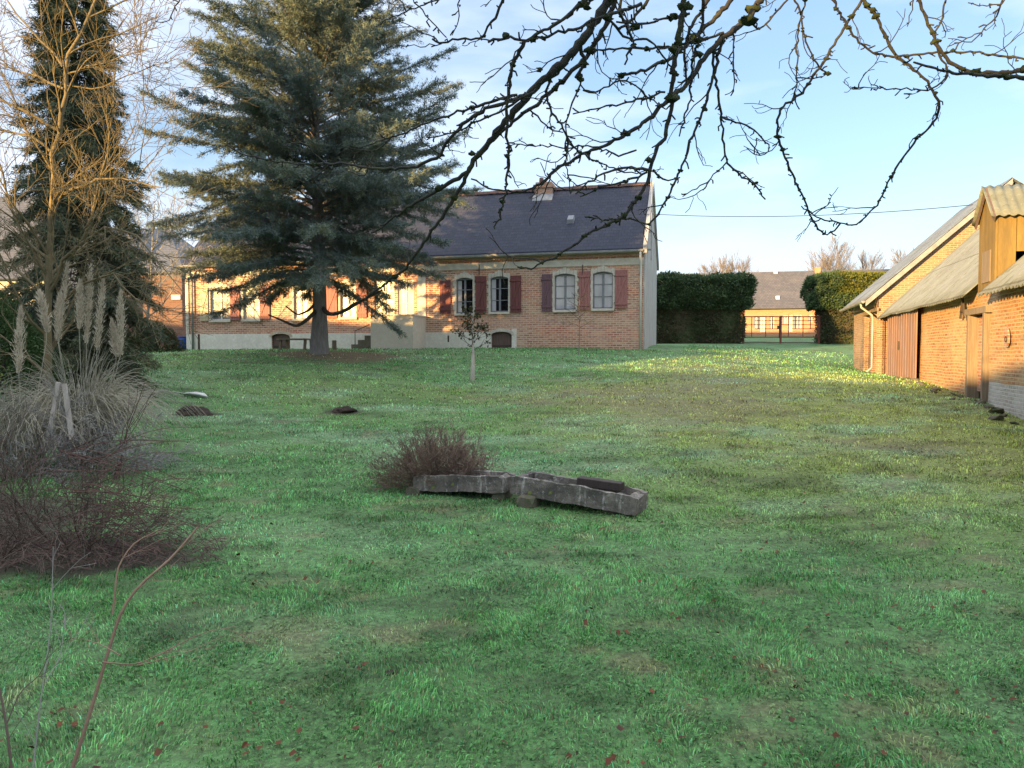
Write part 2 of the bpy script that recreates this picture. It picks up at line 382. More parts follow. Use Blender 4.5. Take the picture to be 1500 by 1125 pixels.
# ------------------------------------------------------------------ lawn
def gauss(x, y, cx, cy, rx, ry, ang=0):
    c, s = math.cos(ang), math.sin(ang); dx = x - cx; dy = y - cy
    return np.exp(-(((dx * c + dy * s) / rx) ** 2 + ((-dx * s + dy * c) / ry) ** 2))
TREE = GD(467, 24.0)
MOLES = [G(286, 608), G(503, 603)]
def masks(x, y):
    n1 = fbm(x, y, 1.6, 21, 4); n2 = fbm(x * 1.0, y * 1.6, .6, 33, 3); n3 = fbm(x, y, 5, 55, 3)
    # worn brown ground: the track from the gate, and spots
    tr = gauss(x, y, 7.5, 27, 2.2, 10, -.30) * .8 + gauss(x, y, 2.6, 14.5, 4.5, 2.2, -.3) * .85 + gauss(x, y, 3.5, 19, 3.5, 5, 0) * .7
    tr = tr + gauss(x, y, 5.5, 10.5, 1.2, .8) * .9 + gauss(x, y, 9.5, 12, 1.1, 5, -.3) * .7 + gauss(x, y, .3, 17, 5, .9, .1) * .5
    n4 = fbm(x * .7 + y * .2, y * 2.2, .28, 41, 3)
    dirt = np.clip((tr * (.35 + 1.0 * n2) + (n1 - .62) * 1.0 + (n4 - .5) * 1.5 - .40) * 2.0, 0, 1) * .60
    dirt = np.maximum(dirt, np.clip((fbm(x, y * 1.5, .33, 61, 3) - .66) * 7, 0, 1) * .6)
    tree = gauss(x, y, TREE[0] + .6, TREE[1] - .3, 2.3, 1.6)
    dirt = np.maximum(dirt, np.clip((tree + (n2 - .5) * .7 - .35) * 4, 0, 1))
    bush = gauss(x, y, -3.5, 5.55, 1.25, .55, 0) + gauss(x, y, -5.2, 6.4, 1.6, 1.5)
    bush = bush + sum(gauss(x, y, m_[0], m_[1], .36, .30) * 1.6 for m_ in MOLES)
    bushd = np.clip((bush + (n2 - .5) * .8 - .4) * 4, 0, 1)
    sun_yellow = np.clip(gauss(x, y, 7, 13, 5, 9, -.3) * 1.3 + (n3 - .5) * 1.2 + gauss(x, y, 4, 16, 6, 4.5) * .8 - .15, 0, 1)  # grazing sunlight near the barn put into grass colour, plus random yellowing
    return dirt, bushd, sun_yellow, n1, n2, n3
def lawn_color(x, y, blade=False, rnd=None):
    dirt, bushd, sun_yellow, n1, n2, n3 = masks(x, y)
    g1 = np.array([.088, .235, .070]); g2 = np.array([.15, .32, .115]); gy = np.array([.34, .35, .08]); dk = np.array([.06, .150, .045])
    f = np.clip((n1 - .3) * 2.2, 0, 1)[:, None]
    c = g1 * (1 - f) + g2 * f
    f = np.clip((.45 - n2) * 3, 0, 1)[:, None] * .55; c = c * (1 - f) + dk * f
    f = (sun_yellow * .75)[:, None]; c = c * (1 - f) + gy * f
    fr_ = np.clip((fbm(x * .8, y * 1.3, 1.1, 121, 4) - .50) * 4.5, 0, 1) * np.clip((y - 4) / 5, .25, 1); f = (fr_ * .6)[:, None]; c = c * (1 - f) + np.array([.25, .40, .23]) * f
    dp = np.clip((fbm(x * .7 + 9, y * 1.6, .38, 141, 4) - .56) * 6, 0, 1)[:, None] * .42; c = c * (1 - dp)
    brown = np.array([.30, .23, .12]) if blade else np.array([.24, .18, .11])
    f = dirt[:, None] * (.75 if blade else .95); c = c * (1 - f) + brown * f
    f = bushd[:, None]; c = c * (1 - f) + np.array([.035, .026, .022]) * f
    c = c * (1.62 if blade else 1.25)
    if rnd is not None:
        c = c * (.26 + 1.35 * rnd[:, None] ** 1.2)
        c = c * (.62 + .8 * fbm(x, y, .09, 93, 2))[:, None]
        d = (rnd * 37.7) % 1 < .10; c[d] = np.array([.24, .21, .11]) * (.5 + rnd[d][:, None])
        d = ((rnd * 91.3) % 1 < .10) & ~d; c[d] *= np.array([.75, 1.05, 1.5])
    return c

def axis(lo, hi, near0, near1, step, grow=1.16):
    mid = list(np.arange(near0, near1 + 1e-6, step)); a = near1; s = step
    while a < hi: s *= grow; a += s; mid.append(a)
    a = near0; s = step; pre = []
    while a > lo: s *= grow; a -= s; pre.append(a)
    return np.array(pre[::-1] + mid)
gx = axis(-900, 900, -14, 14, .14); gy_ = axis(-500, 1200, 1.5, 32, .14)
X, Y = np.meshgrid(gx, gy_); x = X.ravel(); y = Y.ravel(); z = H(x, y)
nx, ny = len(gx), len(gy_)
i = np.arange(nx - 1)[None, :] + np.arange(ny - 1)[:, None] * nx
F = np.stack([i, i + 1, i + 1 + nx, i + nx], -1).reshape(-1, 4)
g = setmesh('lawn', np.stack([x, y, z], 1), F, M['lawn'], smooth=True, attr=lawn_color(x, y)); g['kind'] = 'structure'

# real blades: denser and finer towards the viewer
def make_blades(d0, d1, dens, hgt, wid, name_rng):
    rng = np.random.default_rng(name_rng)
    area = .5 * 1.56 * (d1 * d1 - d0 * d0); n = int(area * dens)
    d = np.sqrt(rng.random(n) * (d1 * d1 - d0 * d0) + d0 * d0); u = (rng.random(n) * 2 - 1) * .78
    x = u * d; y = d
    cl = fbm(x, y, .22, 70, 2)
    dirt, bushd, *_ = masks(x, y)
    # off the house and barn footprints
    lx = (x - HX0) * CH - (y - HY0) * SH_; ly = (x - HX0) * SH_ + (y - HY0) * CH
    inh = (ly > -.02) & (lx > -.2) & (lx < 22)
    bar = x > 5.0 + .30 * y + .02
    keep = (rng.random(n) < (.16 + 1.6 * np.clip(cl - .28, 0, .7))) & (rng.random(n) > dirt * .8) & (rng.random(n) > bushd * .95) & ~inh & ~bar
    x = x[keep]; y = y[keep]; d = d[keep]; cl = cl[keep]; n = len(x)
    z = H(x, y) - .004; rnd = rng.random(n)
    big = fbm(x, y, .7, 88, 2)
    h = hgt * (.45 + .9 * rng.random(n)) * (.5 + 1.1 * cl) * (.7 + .7 * big)
    ang = rng.random(n) * 6.283 ; lean = .35 + .9 * rng.random(n)
    # locally combed
    cang = vnoise(x / .5, y / .5, 5) * 12.0; mixw = .6
    dx = np.cos(ang) * (1 - mixw) + np.cos(cang) * mixw; dy = np.sin(ang) * (1 - mixw) + np.sin(cang) * mixw
    w = wid * (.7 + .6 * rng.random(n)); a2 = rng.random(n) * 6.283; sx = np.cos(a2) * w / 2; sy = np.sin(a2) * w / 2
    b = np.stack([x, y, z], 1); side = np.stack([sx, sy, np.zeros(n)], 1)
    m = b + np.stack([dx * h * lean * .35, dy * h * lean * .35, h * .62], 1)
    tip = b + np.stack([dx * h * lean * 1.05, dy * h * lean * 1.05, h * np.clip(1.05 - .35 * lean, .35, 1)], 1)
    V = np.stack([b - side, b + side, m + side * .8, m - side * .8, tip], 1).reshape(-1, 3)
    k = np.arange(n)[:, None] * 5
    F = np.concatenate([k + np.array([[0, 1, 2]]), k + np.array([[0, 2, 3]]), k + np.array([[3, 2, 4]])], 1).reshape(-1, 3)
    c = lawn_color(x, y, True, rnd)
    return V, F, np.repeat(c, 5, 0)
r_ = ray(942, 512); HXR, HYR = r_[0] / r_[1] * 29, 29.0
HL = 20.59; THH = math.atan(.27); CH, SH_ = math.cos(THH), math.sin(THH)
HX0, HY0 = HXR - HL * CH, HYR + HL * SH_
VV = []; FF = []; AA = []; off = 0
for args in ((2.3, 5, 9500, .023, .0046, 1), (5, 8.5, 4200, .027, .0064, 2), (8.5, 15, 1200, .032, .0105, 3), (15, 24, 420, .038, .018, 4), (24, 36, 130, .045, .028, 5)):
    V, F, A = make_blades(*args); VV.append(V); FF.append(F + off); AA.append(A); off += len(V)
# small broad lawn weeds and clover leaves between the blades
rng = np.random.default_rng(66); n = 90000; d = 2.3 + 8.5 * rng.random(n) ** .9; x = (rng.random(n) * 2 - 1) * .76 * d; y = d
kk = fbm(x, y, .45, 12, 3) > .50; x = x[kk]; y = y[kk]; n = len(x); dr, bs, *_ = masks(x, y); kk = (rng.random(n) > dr * .6) & (rng.random(n) > bs); x = x[kk]; y = y[kk]; n = len(x)
c_ = np.stack([x, y, H(x, y) + .006 + .014 * rng.random(n)], 1); a = rng.random(n) * 6.283; dv = np.stack([np.cos(a), np.sin(a), rng.normal(size=n) * .35], 1); sv = np.stack([-np.sin(a), np.cos(a), rng.normal(size=n) * .35], 1)
L_ = ((.008 + .016 * rng.random(n)) * (.7 + y * .07))[:, None]
V = np.stack([c_, c_ + dv * L_ * .6 + sv * L_ * .42, c_ + dv * L_, c_ + dv * L_ * .6 - sv * L_ * .42], 1).reshape(-1, 3)
k = np.arange(n)[:, None] * 4; F = np.concatenate([k + np.array([[0, 1, 2]]), k + np.array([[0, 2, 3]])], 1).reshape(-1, 3)
wc = lawn_color(x, y, True) * (.20 + .50 * rng.random(n))[:, None]; VV.append(V); FF.append(F + off); AA.append(np.repeat(wc, 4, 0)); off += len(V)
g = setmesh('grass', np.concatenate(VV), np.concatenate(FF), M['blade'], attr=np.concatenate(AA))
tag(g, 'short damp green grass blades covering the whole lawn', 'grass', kind='stuff')

# fallen leaves
rng = np.random.default_rng(5); n = 1500
d = 2.5 + 7 * rng.random(n) ** 1.1; x = (rng.random(n) * 2 - 1) * .72 * d; y = d; kk = fbm(x, y, .9, 171, 3) > .47; x = x[kk]; y = y[kk]; n = len(x)
c = np.stack([x, y, H(x, y) + .022], 1); dr = rng.normal(size=(n, 3)); dr[:, 2] *= .25
n4 = rng.normal(size=(n, 3)) * .35; n4[:, 2] = 1; s = np.cross(dr, n4); s /= np.linalg.norm(s, axis=1)[:, None]; dr /= np.linalg.norm(dr, axis=1)[:, None]
L = (.012 + .034 * rng.random(n) ** 1.5)[:, None]
V = np.stack([c, c + dr * L * .35 + s * L * .4, c + dr * L + [0, 0, .006], c + dr * L * .4 - s * L * .36 + [0, 0, .008]], 1).reshape(-1, 3)
g = setmesh('fallen_leaves', V, np.arange(n * 4).reshape(-1, 4), M['dead_leaf']); tag(g, 'small brown and rusty dead leaves scattered over the near lawn', 'leaves', kind='stuff')

# ------------------------------------------------------------------ wall frames
class Frame:
    def __init__(s, ox, oy, ang):
        s.o = (ox, oy); s.a = ang; s.c, s.s = math.cos(ang), math.sin(ang)
    def hit(s, px, row, yl=0.0):
        """local x and world z where the sight line meets local plane y = yl"""
        r = ray(px, row)
        ox, oy = -s.o[0], -s.o[1]
        lox, loy = ox * s.c + oy * s.s, -ox * s.s + oy * s.c
        rx, ry = r[0] * s.c + r[1] * s.s, -r[0] * s.s + r[1] * s.c
        k = (yl - loy) / ry
        return lox + rx * k, EYE + r[2] * k

def wall_holes(mb, x0, x1, z0, z1, holes, y=0.0, dep=.18):
    xs = sorted({x0, x1, *[h[0] for h in holes], *[h[1] for h in holes]}); zs = sorted({z0, z1, *[h[2] for h in holes], *[h[3] for h in holes]})
    for a, b in zip(xs, xs[1:]):
        for c, d in zip(zs, zs[1:]):
            mx, mz = (a + b) / 2, (c + d) / 2
            if any(h[0] < mx < h[1] and h[2] < mz < h[3] for h in holes): continue
            mb.poly([(a, y, c), (b, y, c), (b, y, d), (a, y, d)])
    for h in holes:
        a, b, c, d = h[:4]
        mb.poly([(a, y, c), (a, y, d), (a, y + dep, d), (a, y + dep, c)]); mb.poly([(b, y, d), (b, y, c), (b, y + dep, c), (b, y + dep, d)])
        mb.poly([(a, y, d), (b, y, d), (b, y + dep, d), (a, y + dep, d)]); mb.poly([(b, y, c), (a, y, c), (a, y + dep, c), (b, y + dep, c)])

# ================================================================== MAIN HOUSE
HB = 1.55
house = empty('farmhouse', (HX0, HY0, 0), -THH, 'long low brick farmhouse with blue slate roof and red shutters beyond the lawn', 'house')
HF = Frame(HX0, HY0, -THH)
EZ = 5.66; RZ = 8.5; DEP = 5.9; HM = DEP / 2
def hx(px, row=440, yl=0): return HF.hit(px, row, yl)[0]
def hz(px, row, yl=0): return HF.hit(px, row, yl)[1]
# window openings: (left px, right px, top row, bottom row, style)
WIN = [(308, 337, 421, 469, 'lit'), (356, 381, 421, 468, 'lit'), (430, 450, 420, 467, 'lit'), (498, 522, 417, 465, 'lit'),
       (668, 693, 407, 459, 'dark'), (718, 745, 405, 457, 'dark'), (812, 843, 401, 454, 'curtain'), (868, 898, 398, 452, 'curtain')]
DOORS = [(549, 578, 411, 466), (583, 606, 410, 466)]
CEL = [(398, 425, 489, 514), (720, 750, 486, 514)]
holes = []; wspec = []
for a, b, t0, b0, st in WIN:
    xa, xb = hx(a), hx(b); zt = hz((a + b) / 2, t0); zb = hz((a + b) / 2, b0); holes.append((xa, xb, zb, zt)); wspec.append((xa, xb, zb, zt, st))
dspec = []
for a, b, t0, b0 in DOORS:
    xa, xb = hx(a), hx(b); zt = hz(a, t0); zb = hz(a, b0) - .35; holes.append((xa, xb, zb, zt)); dspec.append((xa, xb, zb, zt))
cspec = []
for a, b, t0, b0 in CEL:
    xa, xb = hx(a), hx(b); zt = hz(a, t0); cspec.append((xa, xb, 1.5, zt)); holes.append((xa, xb, 1.5, zt))
mb = MB(); wall_holes(mb, 0, HL, .9, EZ, holes, 0, .20)
mb.poly([(HL, DEP, .9), (0, DEP, .9), (0, DEP, EZ), (HL, DEP, EZ)])
mb.poly([(0, DEP, .9), (0, 0, .9), (0, 0, EZ), (0, HM, RZ - .08), (0, DEP, EZ)])
mb.build('wall', M['brick'], house)
mb = MB(); mb.hexa([(HL, -.01, .9), (HL + .06, -.01, .9), (HL + .06, -.01, EZ), (HL, -.01, EZ)], [(HL, DEP, .9), (HL + .06, DEP, .9), (HL + .06, DEP, EZ), (HL, DEP, EZ)])
mb.hexa([(HL, -.02, EZ), (HL, DEP + .02, EZ), (HL, HM, RZ + .02)], [(HL + .06, -.02, EZ), (HL + .06, DEP + .02, EZ), (HL + .06, HM, RZ + .02)])
mb.build('gable_wall', M['gable'], house)
# roof
ov = .26; sl = (RZ - EZ) / HM; ez = EZ - ov * sl + .10; th = .09
roof = MB()
rz = RZ + .10
roof.hexa([(-.1, -ov, ez), (HL, -ov, ez), (HL, HM, rz), (-.1, HM, rz)], [(-.1, -ov, ez + th), (HL, -ov, ez + th), (HL, HM, rz + th), (-.1, HM, rz + th)])
roof.hexa([(-.1, HM, rz), (HL, HM, rz), (HL, DEP + ov, ez), (-.1, DEP + ov, ez)], [(-.1, HM, rz + th), (HL, HM, rz + th), (HL, DEP + ov, ez + th), (-.1, DEP + ov, ez + th)])
ro = roof.build('roof', M['slate'], house)
mb = MB(); n = 56
for k in range(n):
    a = -.1 + (HL + .1) * k / n; b = a + (HL + .1) / n * .97; q = .02 * math.sin(k * 1.9) * .3
    prof = [(-.14, -.06), (-.09, .05), (0, .10), (.09, .05), (.14, -.06)]
    mb.hexa([(a, HM + p, rz + th + w + q) for p, w in prof], [(b, HM + p * .93, rz + th + w * .93 + q) for p, w in prof])
mb.build('ridge_tiles', M['ridge'], ro)
# verge parapet strip
mb = MB()
for s_, (ya, yb) in enumerate(((-ov - .03, HM), (DEP + ov + .03, HM))):
    mb.hexa([(HL, ya, ez - .10), (HL + .14, ya, ez - .10), (HL + .14, ya, ez + .17), (HL, ya, ez + .17)], [(HL, yb, rz - .06), (HL + .14, yb, rz - .06), (HL + .14, yb, rz + .21), (HL, yb, rz + .21)])
mb.build('verge_coping', M['gable'], house)
# chimney
cx0, cz = HF.hit(786, 300, HM); cx1 = HF.hit(811, 300, HM)[0]; ct = HF.hit(798, 270, HM)[1]
ch = MB().box(cx0, cx1, HM - .36, HM + .36, RZ - .5, ct - .22).build('chimney', M['brick_red'], ro)
mb = MB().box(cx0 - .06, cx1 + .06, HM - .42, HM + .42, ct - .22, ct - .08).box(cx0 + .03, cx1 - .03, HM - .33, HM + .33, ct - .08, ct + .03)
o = mb.build('cap', M['brick_red'], ch)
MB().tube([(cx0 + .22, HM, ct + .03), (cx0 + .22, HM, ct + .28)], [.11, .09], 10).build('chimney_pot', M['ridge'], ch, True)
mb = MB()
mb.hexa([(cx0 - .06, HM - .60, RZ - .60 * sl + .20), (cx1 + .06, HM - .60, RZ - .60 * sl + .20), (cx1 + .06, HM - .3, RZ - .3 * sl + .20), (cx0 - .06, HM - .3, RZ - .3 * sl + .20)],
        [(cx0 - .06, HM - .57, RZ - .57 * sl + .24), (cx1 + .06, HM - .57, RZ - .57 * sl + .24), (cx1 + .06, HM - .37, RZ - .36 * sl + .28), (cx0 - .06, HM - .37, RZ - .36 * sl + .28)])
mb.build('flashing', M['zinc'], ch)
# roof vent
vx, vz_ = HF.hit(836, 346, 1.2); zz = EZ + 1.2 * sl + .19
MB().hexa([(vx - .15, 1.05, zz - .15 * sl), (vx + .15, 1.05, zz - .15 * sl), (vx + .15, 1.35, zz + .15 * sl), (vx - .15, 1.35, zz + .15 * sl)], [(vx - .12, 1.02, zz + .02), (vx + .12, 1.02, zz + .02), (vx + .12, 1.32, zz + .24), (vx - .12, 1.32, zz + .24)]).build('roof_vent', M['frame_grey'], ro)
# cornice
mb = MB(); mb.box(-.02, HL, -.10, -.003, EZ - .13, EZ + .02); mb.box(-.02, HL, -.06, -.003, EZ - .27, EZ - .13)
mb.build('cornice', M['brick_cream'], house)
mb = MB(); k = .05; prof = [(.02, -.068)]
while k < HL - .2:
    prof += [(k, -.068), (k, -.095), (k + .11, -.095), (k + .11, -.068)]; k += .22
prof += [(HL - .03, -.068)]
for (xa, ya), (xb, yb) in zip(prof, prof[1:]):
    if abs(xa - xb) < 1e-9 or True: mb.poly([(xa, ya, EZ - .34), (xb, yb, EZ - .34), (xb, yb, EZ - .265), (xa, ya, EZ - .265)])
    if xb - xa > .05 and ya == -.095: mb.poly([(xa, ya, EZ - .265), (xb, yb, EZ - .265), (xb, -.061, EZ - .265), (xa, -.061, EZ - .265)]); mb.poly([(xa, ya, EZ - .34), (xa, -.061, EZ - .34), (xb, -.061, EZ - .34), (xb, yb, EZ - .34)])
mb.V = [(round(x, 5), round(y, 5), round(z, 5)) for x, y, z in mb.V]
u = {}; idx = [u.setdefault(v, len(u)) for v in mb.V]; mb.V = list(u); mb.F = [[idx[i] for i in f] for f in mb.F]
mb.build('dentils', M['brick_red'], house)
MB().box(-.01, HL - .002, -.035, -.002, EZ - .66, EZ - .40).build('frieze', M['stone_white'], house)
# gutter + pipes
mb = MB(); prof = [(-.075, .05), (-.06, -.02), (0, -.055), (.06, -.02), (.075, .05)]
mb.hexa([(-.1, -ov - .06 + p, ez + w - .02) for p, w in prof], [(HL, -ov - .06 + p, ez + w - .02) for p, w in prof]); mb.build('gutter', M['zinc'], house)
mb = MB(); xp = HL - .10
mb.tube([(xp, -ov - .05, ez - .05), (xp, -ov - .05, ez - .2), (xp, -.10, ez - .55), (xp, -.07, ez - .7), (xp, -.07, 1.5)], .045, 8); mb.build('downpipe', M['white_paint'], house, True)
xp = hx(284); mb = MB()
mb.tube([(xp, -ov - .05, ez - .05), (xp, -ov - .05, ez - .2), (xp, -.14, ez - .5), (xp, -.12, ez - .7), (xp, -.12, 1.5)], .05, 8); mb.build('downpipe', M['zinc'], house, True)
# plinth
PX1 = hx(757); PZ = 2.45; mb = MB(); segs = [-.03, cspec[0][0] - .0, cspec[0][1], cspec[1][0], cspec[1][1], PX1]
mb.box(segs[0], segs[1], -.05, -.002, .9, PZ); mb.box(segs[2], segs[3], -.05, -.002, .9, PZ); mb.box(segs[4], segs[5], -.05, -.002, .9, PZ + .12)
for c in cspec:
    if c[3] < PZ: mb.box(c[0], c[1], -.05, -.002, c[3], PZ + (.1 if c is cspec[1] else 0))
mb.build('plinth', M['plaster'], house)
MB().box(-.035, .12, -.06, -.051, PZ, EZ - .7).build('corner_stones', M['stone_white'], house)
# cellar doors
for c in cspec:
    mb = MB(); xa, xb, za, zb = c; arc = [(xa + (xb - xa) * k / 8, zb - .14 + .14 * math.sin(math.pi * k / 8)) for k in range(9)]
    pl = [(xa, za), (xb, za)] + arc[::-1]
    o = MB().hexa([(p, .10, q) for p, q in pl], [(p, .05, q) for p, q in pl]).build('cellar_door', M['cellar'], house)
    MB().box(xa + .05, xb - .05, .03, .05, za + .35, za + .42).build('hinge_bar', M['dark_iron'], o)
    mb = MB(); n = 9
    for k in range(n):
        a0 = math.pi * k / n; a1 = math.pi * (k + .94) / n; w = (xb - xa) / 2; mx = (xa + xb) / 2
        f = lambda an, r: (mx - (w + r) * math.cos(an), -.07, zb - .14 + (.14 + r) * math.sin(an))
        q = [f(a0, 0), f(a1, 0), f(a1, .13), f(a0, .13)]
        mb.hexa(q, [(p[0], -.03, p[2]) for p in q])
    mb.build('door_arch', M['brick_cream'] if c is cspec[0] else M['stone_white'], house)
# windows
def window(sp):
    xa, xb, za, zb, st = sp; w = xb - xa; fy = .12
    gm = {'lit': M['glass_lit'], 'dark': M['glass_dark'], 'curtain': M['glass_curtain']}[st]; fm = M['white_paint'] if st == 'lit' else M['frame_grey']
    fr = MB(); e = .055
    fr.box(xa, xa + e, fy - .03, fy + .03, za, zb).box(xb - e, xb, fy - .03, fy + .03, za, zb).box(xa + e, xb - e, fy - .03, fy + .03, za, za + e).box(xa + e, xb - e, fy - .03, fy + .03, zb - e - .03, zb)
    mx = (xa + xb) / 2; fr.box(mx - .04, mx + .04, fy - .035, fy + .02, za + e, zb - e - .03)
    for k in (1, 2):
        z = za + (zb - za) * k / 3; fr.box(xa + e, mx - .04, fy - .025, fy + .015, z - .015, z + .015).box(mx + .04, xb - e, fy - .025, fy + .015, z - .015, z + .015)
    # shallow arch filling the head
    for k in range(8):
        x0 = xa + w * k / 8; x1 = xa + w * (k + 1) / 8; h0 = .11 * (1 - math.sin(math.pi * k / 8)); h1 = .11 * (1 - math.sin(math.pi * (k + 1) / 8))
        fr.hexa([(x0, -.004, zb - h0 - .001), (x1, -.004, zb - h1 - .001), (x1, -.004, zb + .01), (x0, -.004, zb + .01)], [(x0, .09, zb - h0 - .001), (x1, .09, zb - h1 - .001), (x1, .09, zb + .01), (x0, .09, zb + .01)])
    o = fr.build('window', fm, house)
    MB().box(xa + e, mx - .04, fy, fy + .008, za + e, zb - e - .03).build('pane', gm, o)
    MB().box(mx + .04, xb - e, fy, fy + .008, za + e, zb - e - .03).build('pane', gm, o)
    if st == 'dark':
        MB().box(xa + e, xa + e + .16, fy - .012, fy - .002, za + e, zb - e - .05).build('curtain', M['curtain'], o)
    MB().box(xa - .05, xb + .05, -.09, fy - .03, za - .09, za).build('sill', M['stone_white'], o)
    # stone surround, alternating blocks
    sr = MB(); n = 9; hh = (zb - za) / n
    for k in range(n):
        lw = .13 if k % 2 else .07
        sr.box(xa - lw, xa + .012, -.018, .03, za + k * hh, za + (k + .97) * hh).box(xb - .012, xb + lw, -.018, .03, za + k * hh, za + (k + .97) * hh)
    mxx = mx
    for k in range(7):
        f0 = (k - 3.5) / 3.5; f1 = (k - 2.56) / 3.5; ext = .24 if k == 3 else (.15 if k % 2 else .20); rr = lambda f, up: (mxx + f * (w / 2 + .06) * (1 + .16 * up), -.022, zb - .11 * f * f + .01 + up)
        q = [rr(f0, 0), rr(f1, 0), rr(f1, ext), rr(f0, ext)]; sr.hexa(q, [(p[0], .0, p[2]) for p in q])
    sr.build('stone_surround', M['stone_white'], house)
for sp in wspec: window(sp)
for xa, xb, za, zb in dspec:
    fr = MB(); e = .06; fy = .1; mx = (xa + xb) / 2
    fr.box(xa, xa + e, fy - .03, fy + .03, za, zb).box(xb - e, xb, fy - .03, fy + .03, za, zb).box(xa + e, xb - e, fy - .03, fy + .03, zb - e, zb).box(mx - .04, mx + .04, fy - .035, fy + .02, za, zb - e)
    for k in (1, 2, 3): z = zb - (zb - za) * k / 4; fr.box(xa + e, mx - .04, fy - .025, fy + .015, z - .02, z + .02).box(mx + .04, xb - e, fy - .025, fy + .015, z - .02, z + .02)
    o = fr.build('glazed_door', M['white_paint'], house)
    MB().box(xa + e, mx - .04, fy, fy + .008, za, zb - e).box(mx + .04, xb - e, fy, fy + .008, za, zb - e).build('pane', M['glass_lit'], o)
# shutters
SH = [(294, 306, 421, 470, 'wood_sunlit', 'shutter leaf at the far left window, coloured pale as sunlit'), (338, 352, 419, 469, 'wood_pink', None), (382, 396, 419, 468, 'wood_pink', None), (478, 495, 416, 466, 'wood_pink', None), (523, 538, 415, 465, 'wood_pink', None),
      (645, 661, 411, 460, 'wood_red', 'deep red shutter'), (697, 713, 405, 459, 'wood_red', 'deep red shutter'), (748, 764, 404, 458, 'wood_red', 'deep red shutter'),
      (794, 809, 402, 456, 'wood_grey', 'mauve grey shutter'), (848, 865, 398, 454, 'wood_pink', 'faded pink shutter'), (901, 919, 396, 452, 'wood_pink', 'faded pink shutter')]
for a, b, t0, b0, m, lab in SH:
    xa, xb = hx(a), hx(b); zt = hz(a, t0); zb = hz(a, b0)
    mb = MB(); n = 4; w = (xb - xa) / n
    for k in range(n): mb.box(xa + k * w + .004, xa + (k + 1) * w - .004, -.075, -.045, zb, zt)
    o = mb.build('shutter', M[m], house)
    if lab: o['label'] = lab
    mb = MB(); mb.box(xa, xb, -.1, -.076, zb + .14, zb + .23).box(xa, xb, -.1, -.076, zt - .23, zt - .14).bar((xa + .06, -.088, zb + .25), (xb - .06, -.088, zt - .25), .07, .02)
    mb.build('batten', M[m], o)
    MB().box(xa - .03, xa, -.06, -.02, zb + .2, zb + .25).build('hinge', M['dark_iron'], o); MB().box(xa - .03, xa, -.06, -.02, zt - .25, zt - .2).build('hinge', M['dark_iron'], o)
# pilaster between the two halves
xa, xb = hx(612), hx(624); MB().box(xa, xb, -.045, -.001, PZ - .3, hz(618, 405)).build('pilaster', M['stone_white'], house)
# air slit in the plinth, wall ties
xv = hx(656); MB().box(xv, xv + .07, -.056, -.05, 2.05, 2.32).build('vent_slit', M['dark_iron'], house)
for pxx in (702, 853):
    xv = hx(pxx); zt = hz(pxx, 388); MB().box(xv, xv + .03, -.075, -.04, zt - .4, zt).build('wall_tie', M['dark_iron'], house)
# terrace block in front of the glazed doors, with steps
xa = HF.hit(543, 480, -1.35)[0]; xb = HF.hit(605, 480, -1.35)[0]; zt = HF.hit(575, 462, -1.35)[1]
mb = MB(); mb.box(xa, xb, -1.35, -1.2, 1.2, zt).box(xb - .15, xb, -1.2, -.052, 1.2, zt - .02).box(xa, xa + .15, -1.2, -.052, 1.2, zt - .55).box(xa + .15, xb - .15, -1.2, -.052, 1.2, zt - .85)
o = mb.build('terrace', M['plaster_cream'], house)
MB().box(xa - .03, xb + .03, -1.38, -1.17, zt, zt + .04).box(xb - .18, xb + .03, -1.17, -.052, zt - .02, zt + .03).build('coping', M['plaster'], o)
mb = MB()
for k in range(3): mb.box(xa - .3 * (3 - k), xa - .3 * (2 - k), -1.3, -.3, 1.2, 1.95 + .18 * k)
mb.build('steps', M['rubble'], o)
mb = MB().tube([(xa - .75, -1.25, 1.9), (xa - .75, -1.25, 2.5), (xa - .1, -1.25, 2.75)], .02, 6); mb.build('handrail', M['dark_iron'], o)
# mast at the gable
MB().tube([(HL + .2, 1.0, EZ - 0.4), (HL + .2, 1.0, 8.95)], .02, 6).box(HL + .06, HL + .22, .97, 1.03, EZ, EZ + .06).box(HL + .06, HL + .22, .97, 1.03, EZ + .7, EZ + .76).build('wire_mast', M['zinc'], house)

# ================================================================== BARN
BD0 = 9.0; BX0 = 5.0 + .30 * BD0
barn = empty('brick_barn', (BX0, BD0, 0), math.pi / 2 - TH, 'long sunlit brick barn with corrugated roofs and a hoist dormer on the right', 'barn')
BF = Frame(BX0, BD0, math.pi / 2 - TH)
def bx(px, row=500, yl=0): return BF.hit(px, row, yl)
L25 = (25.3 - BD0) / CT; L30 = (30.3 - BD0) / CT
dn0, dn1 = bx(1446, 520)[0], bx(1425, 520)[0]; dzt = bx(1436, 460)[1]
NB = -2.5; NE = 3.0
def warped(mb, seedk, amp):
    mb.V = [(x, y + amp * (mnoise.noise(Vector((x * .5, z * .6, seedk)))), z) for x, y, z in mb.V]
mb = MB()
xs = np.arange(NB, L25 + .01, .8).tolist() + [L25, dn0, dn1]; xs = sorted(set(xs)); zs = [-.4, .6, 1.2, 1.8, 2.4, dzt, NE]
zs = sorted(zs)
for a, b in zip(xs, xs[1:]):
    for c, d in zip(zs, zs[1:]):
        if a >= dn0 - 1e-6 and b <= dn1 + 1e-6 and d <= dzt + 1e-6: continue
        mb.poly([(b, 0, c), (a, 0, c), (a, 0, d), (b, 0, d)])
warped(mb, 3, .10)
mb.poly([(NB, 0, -.4), (NB, -8, -.4), (NB, -8, NE), (NB, -3.5, NE + 3.3), (NB, 0, NE)])
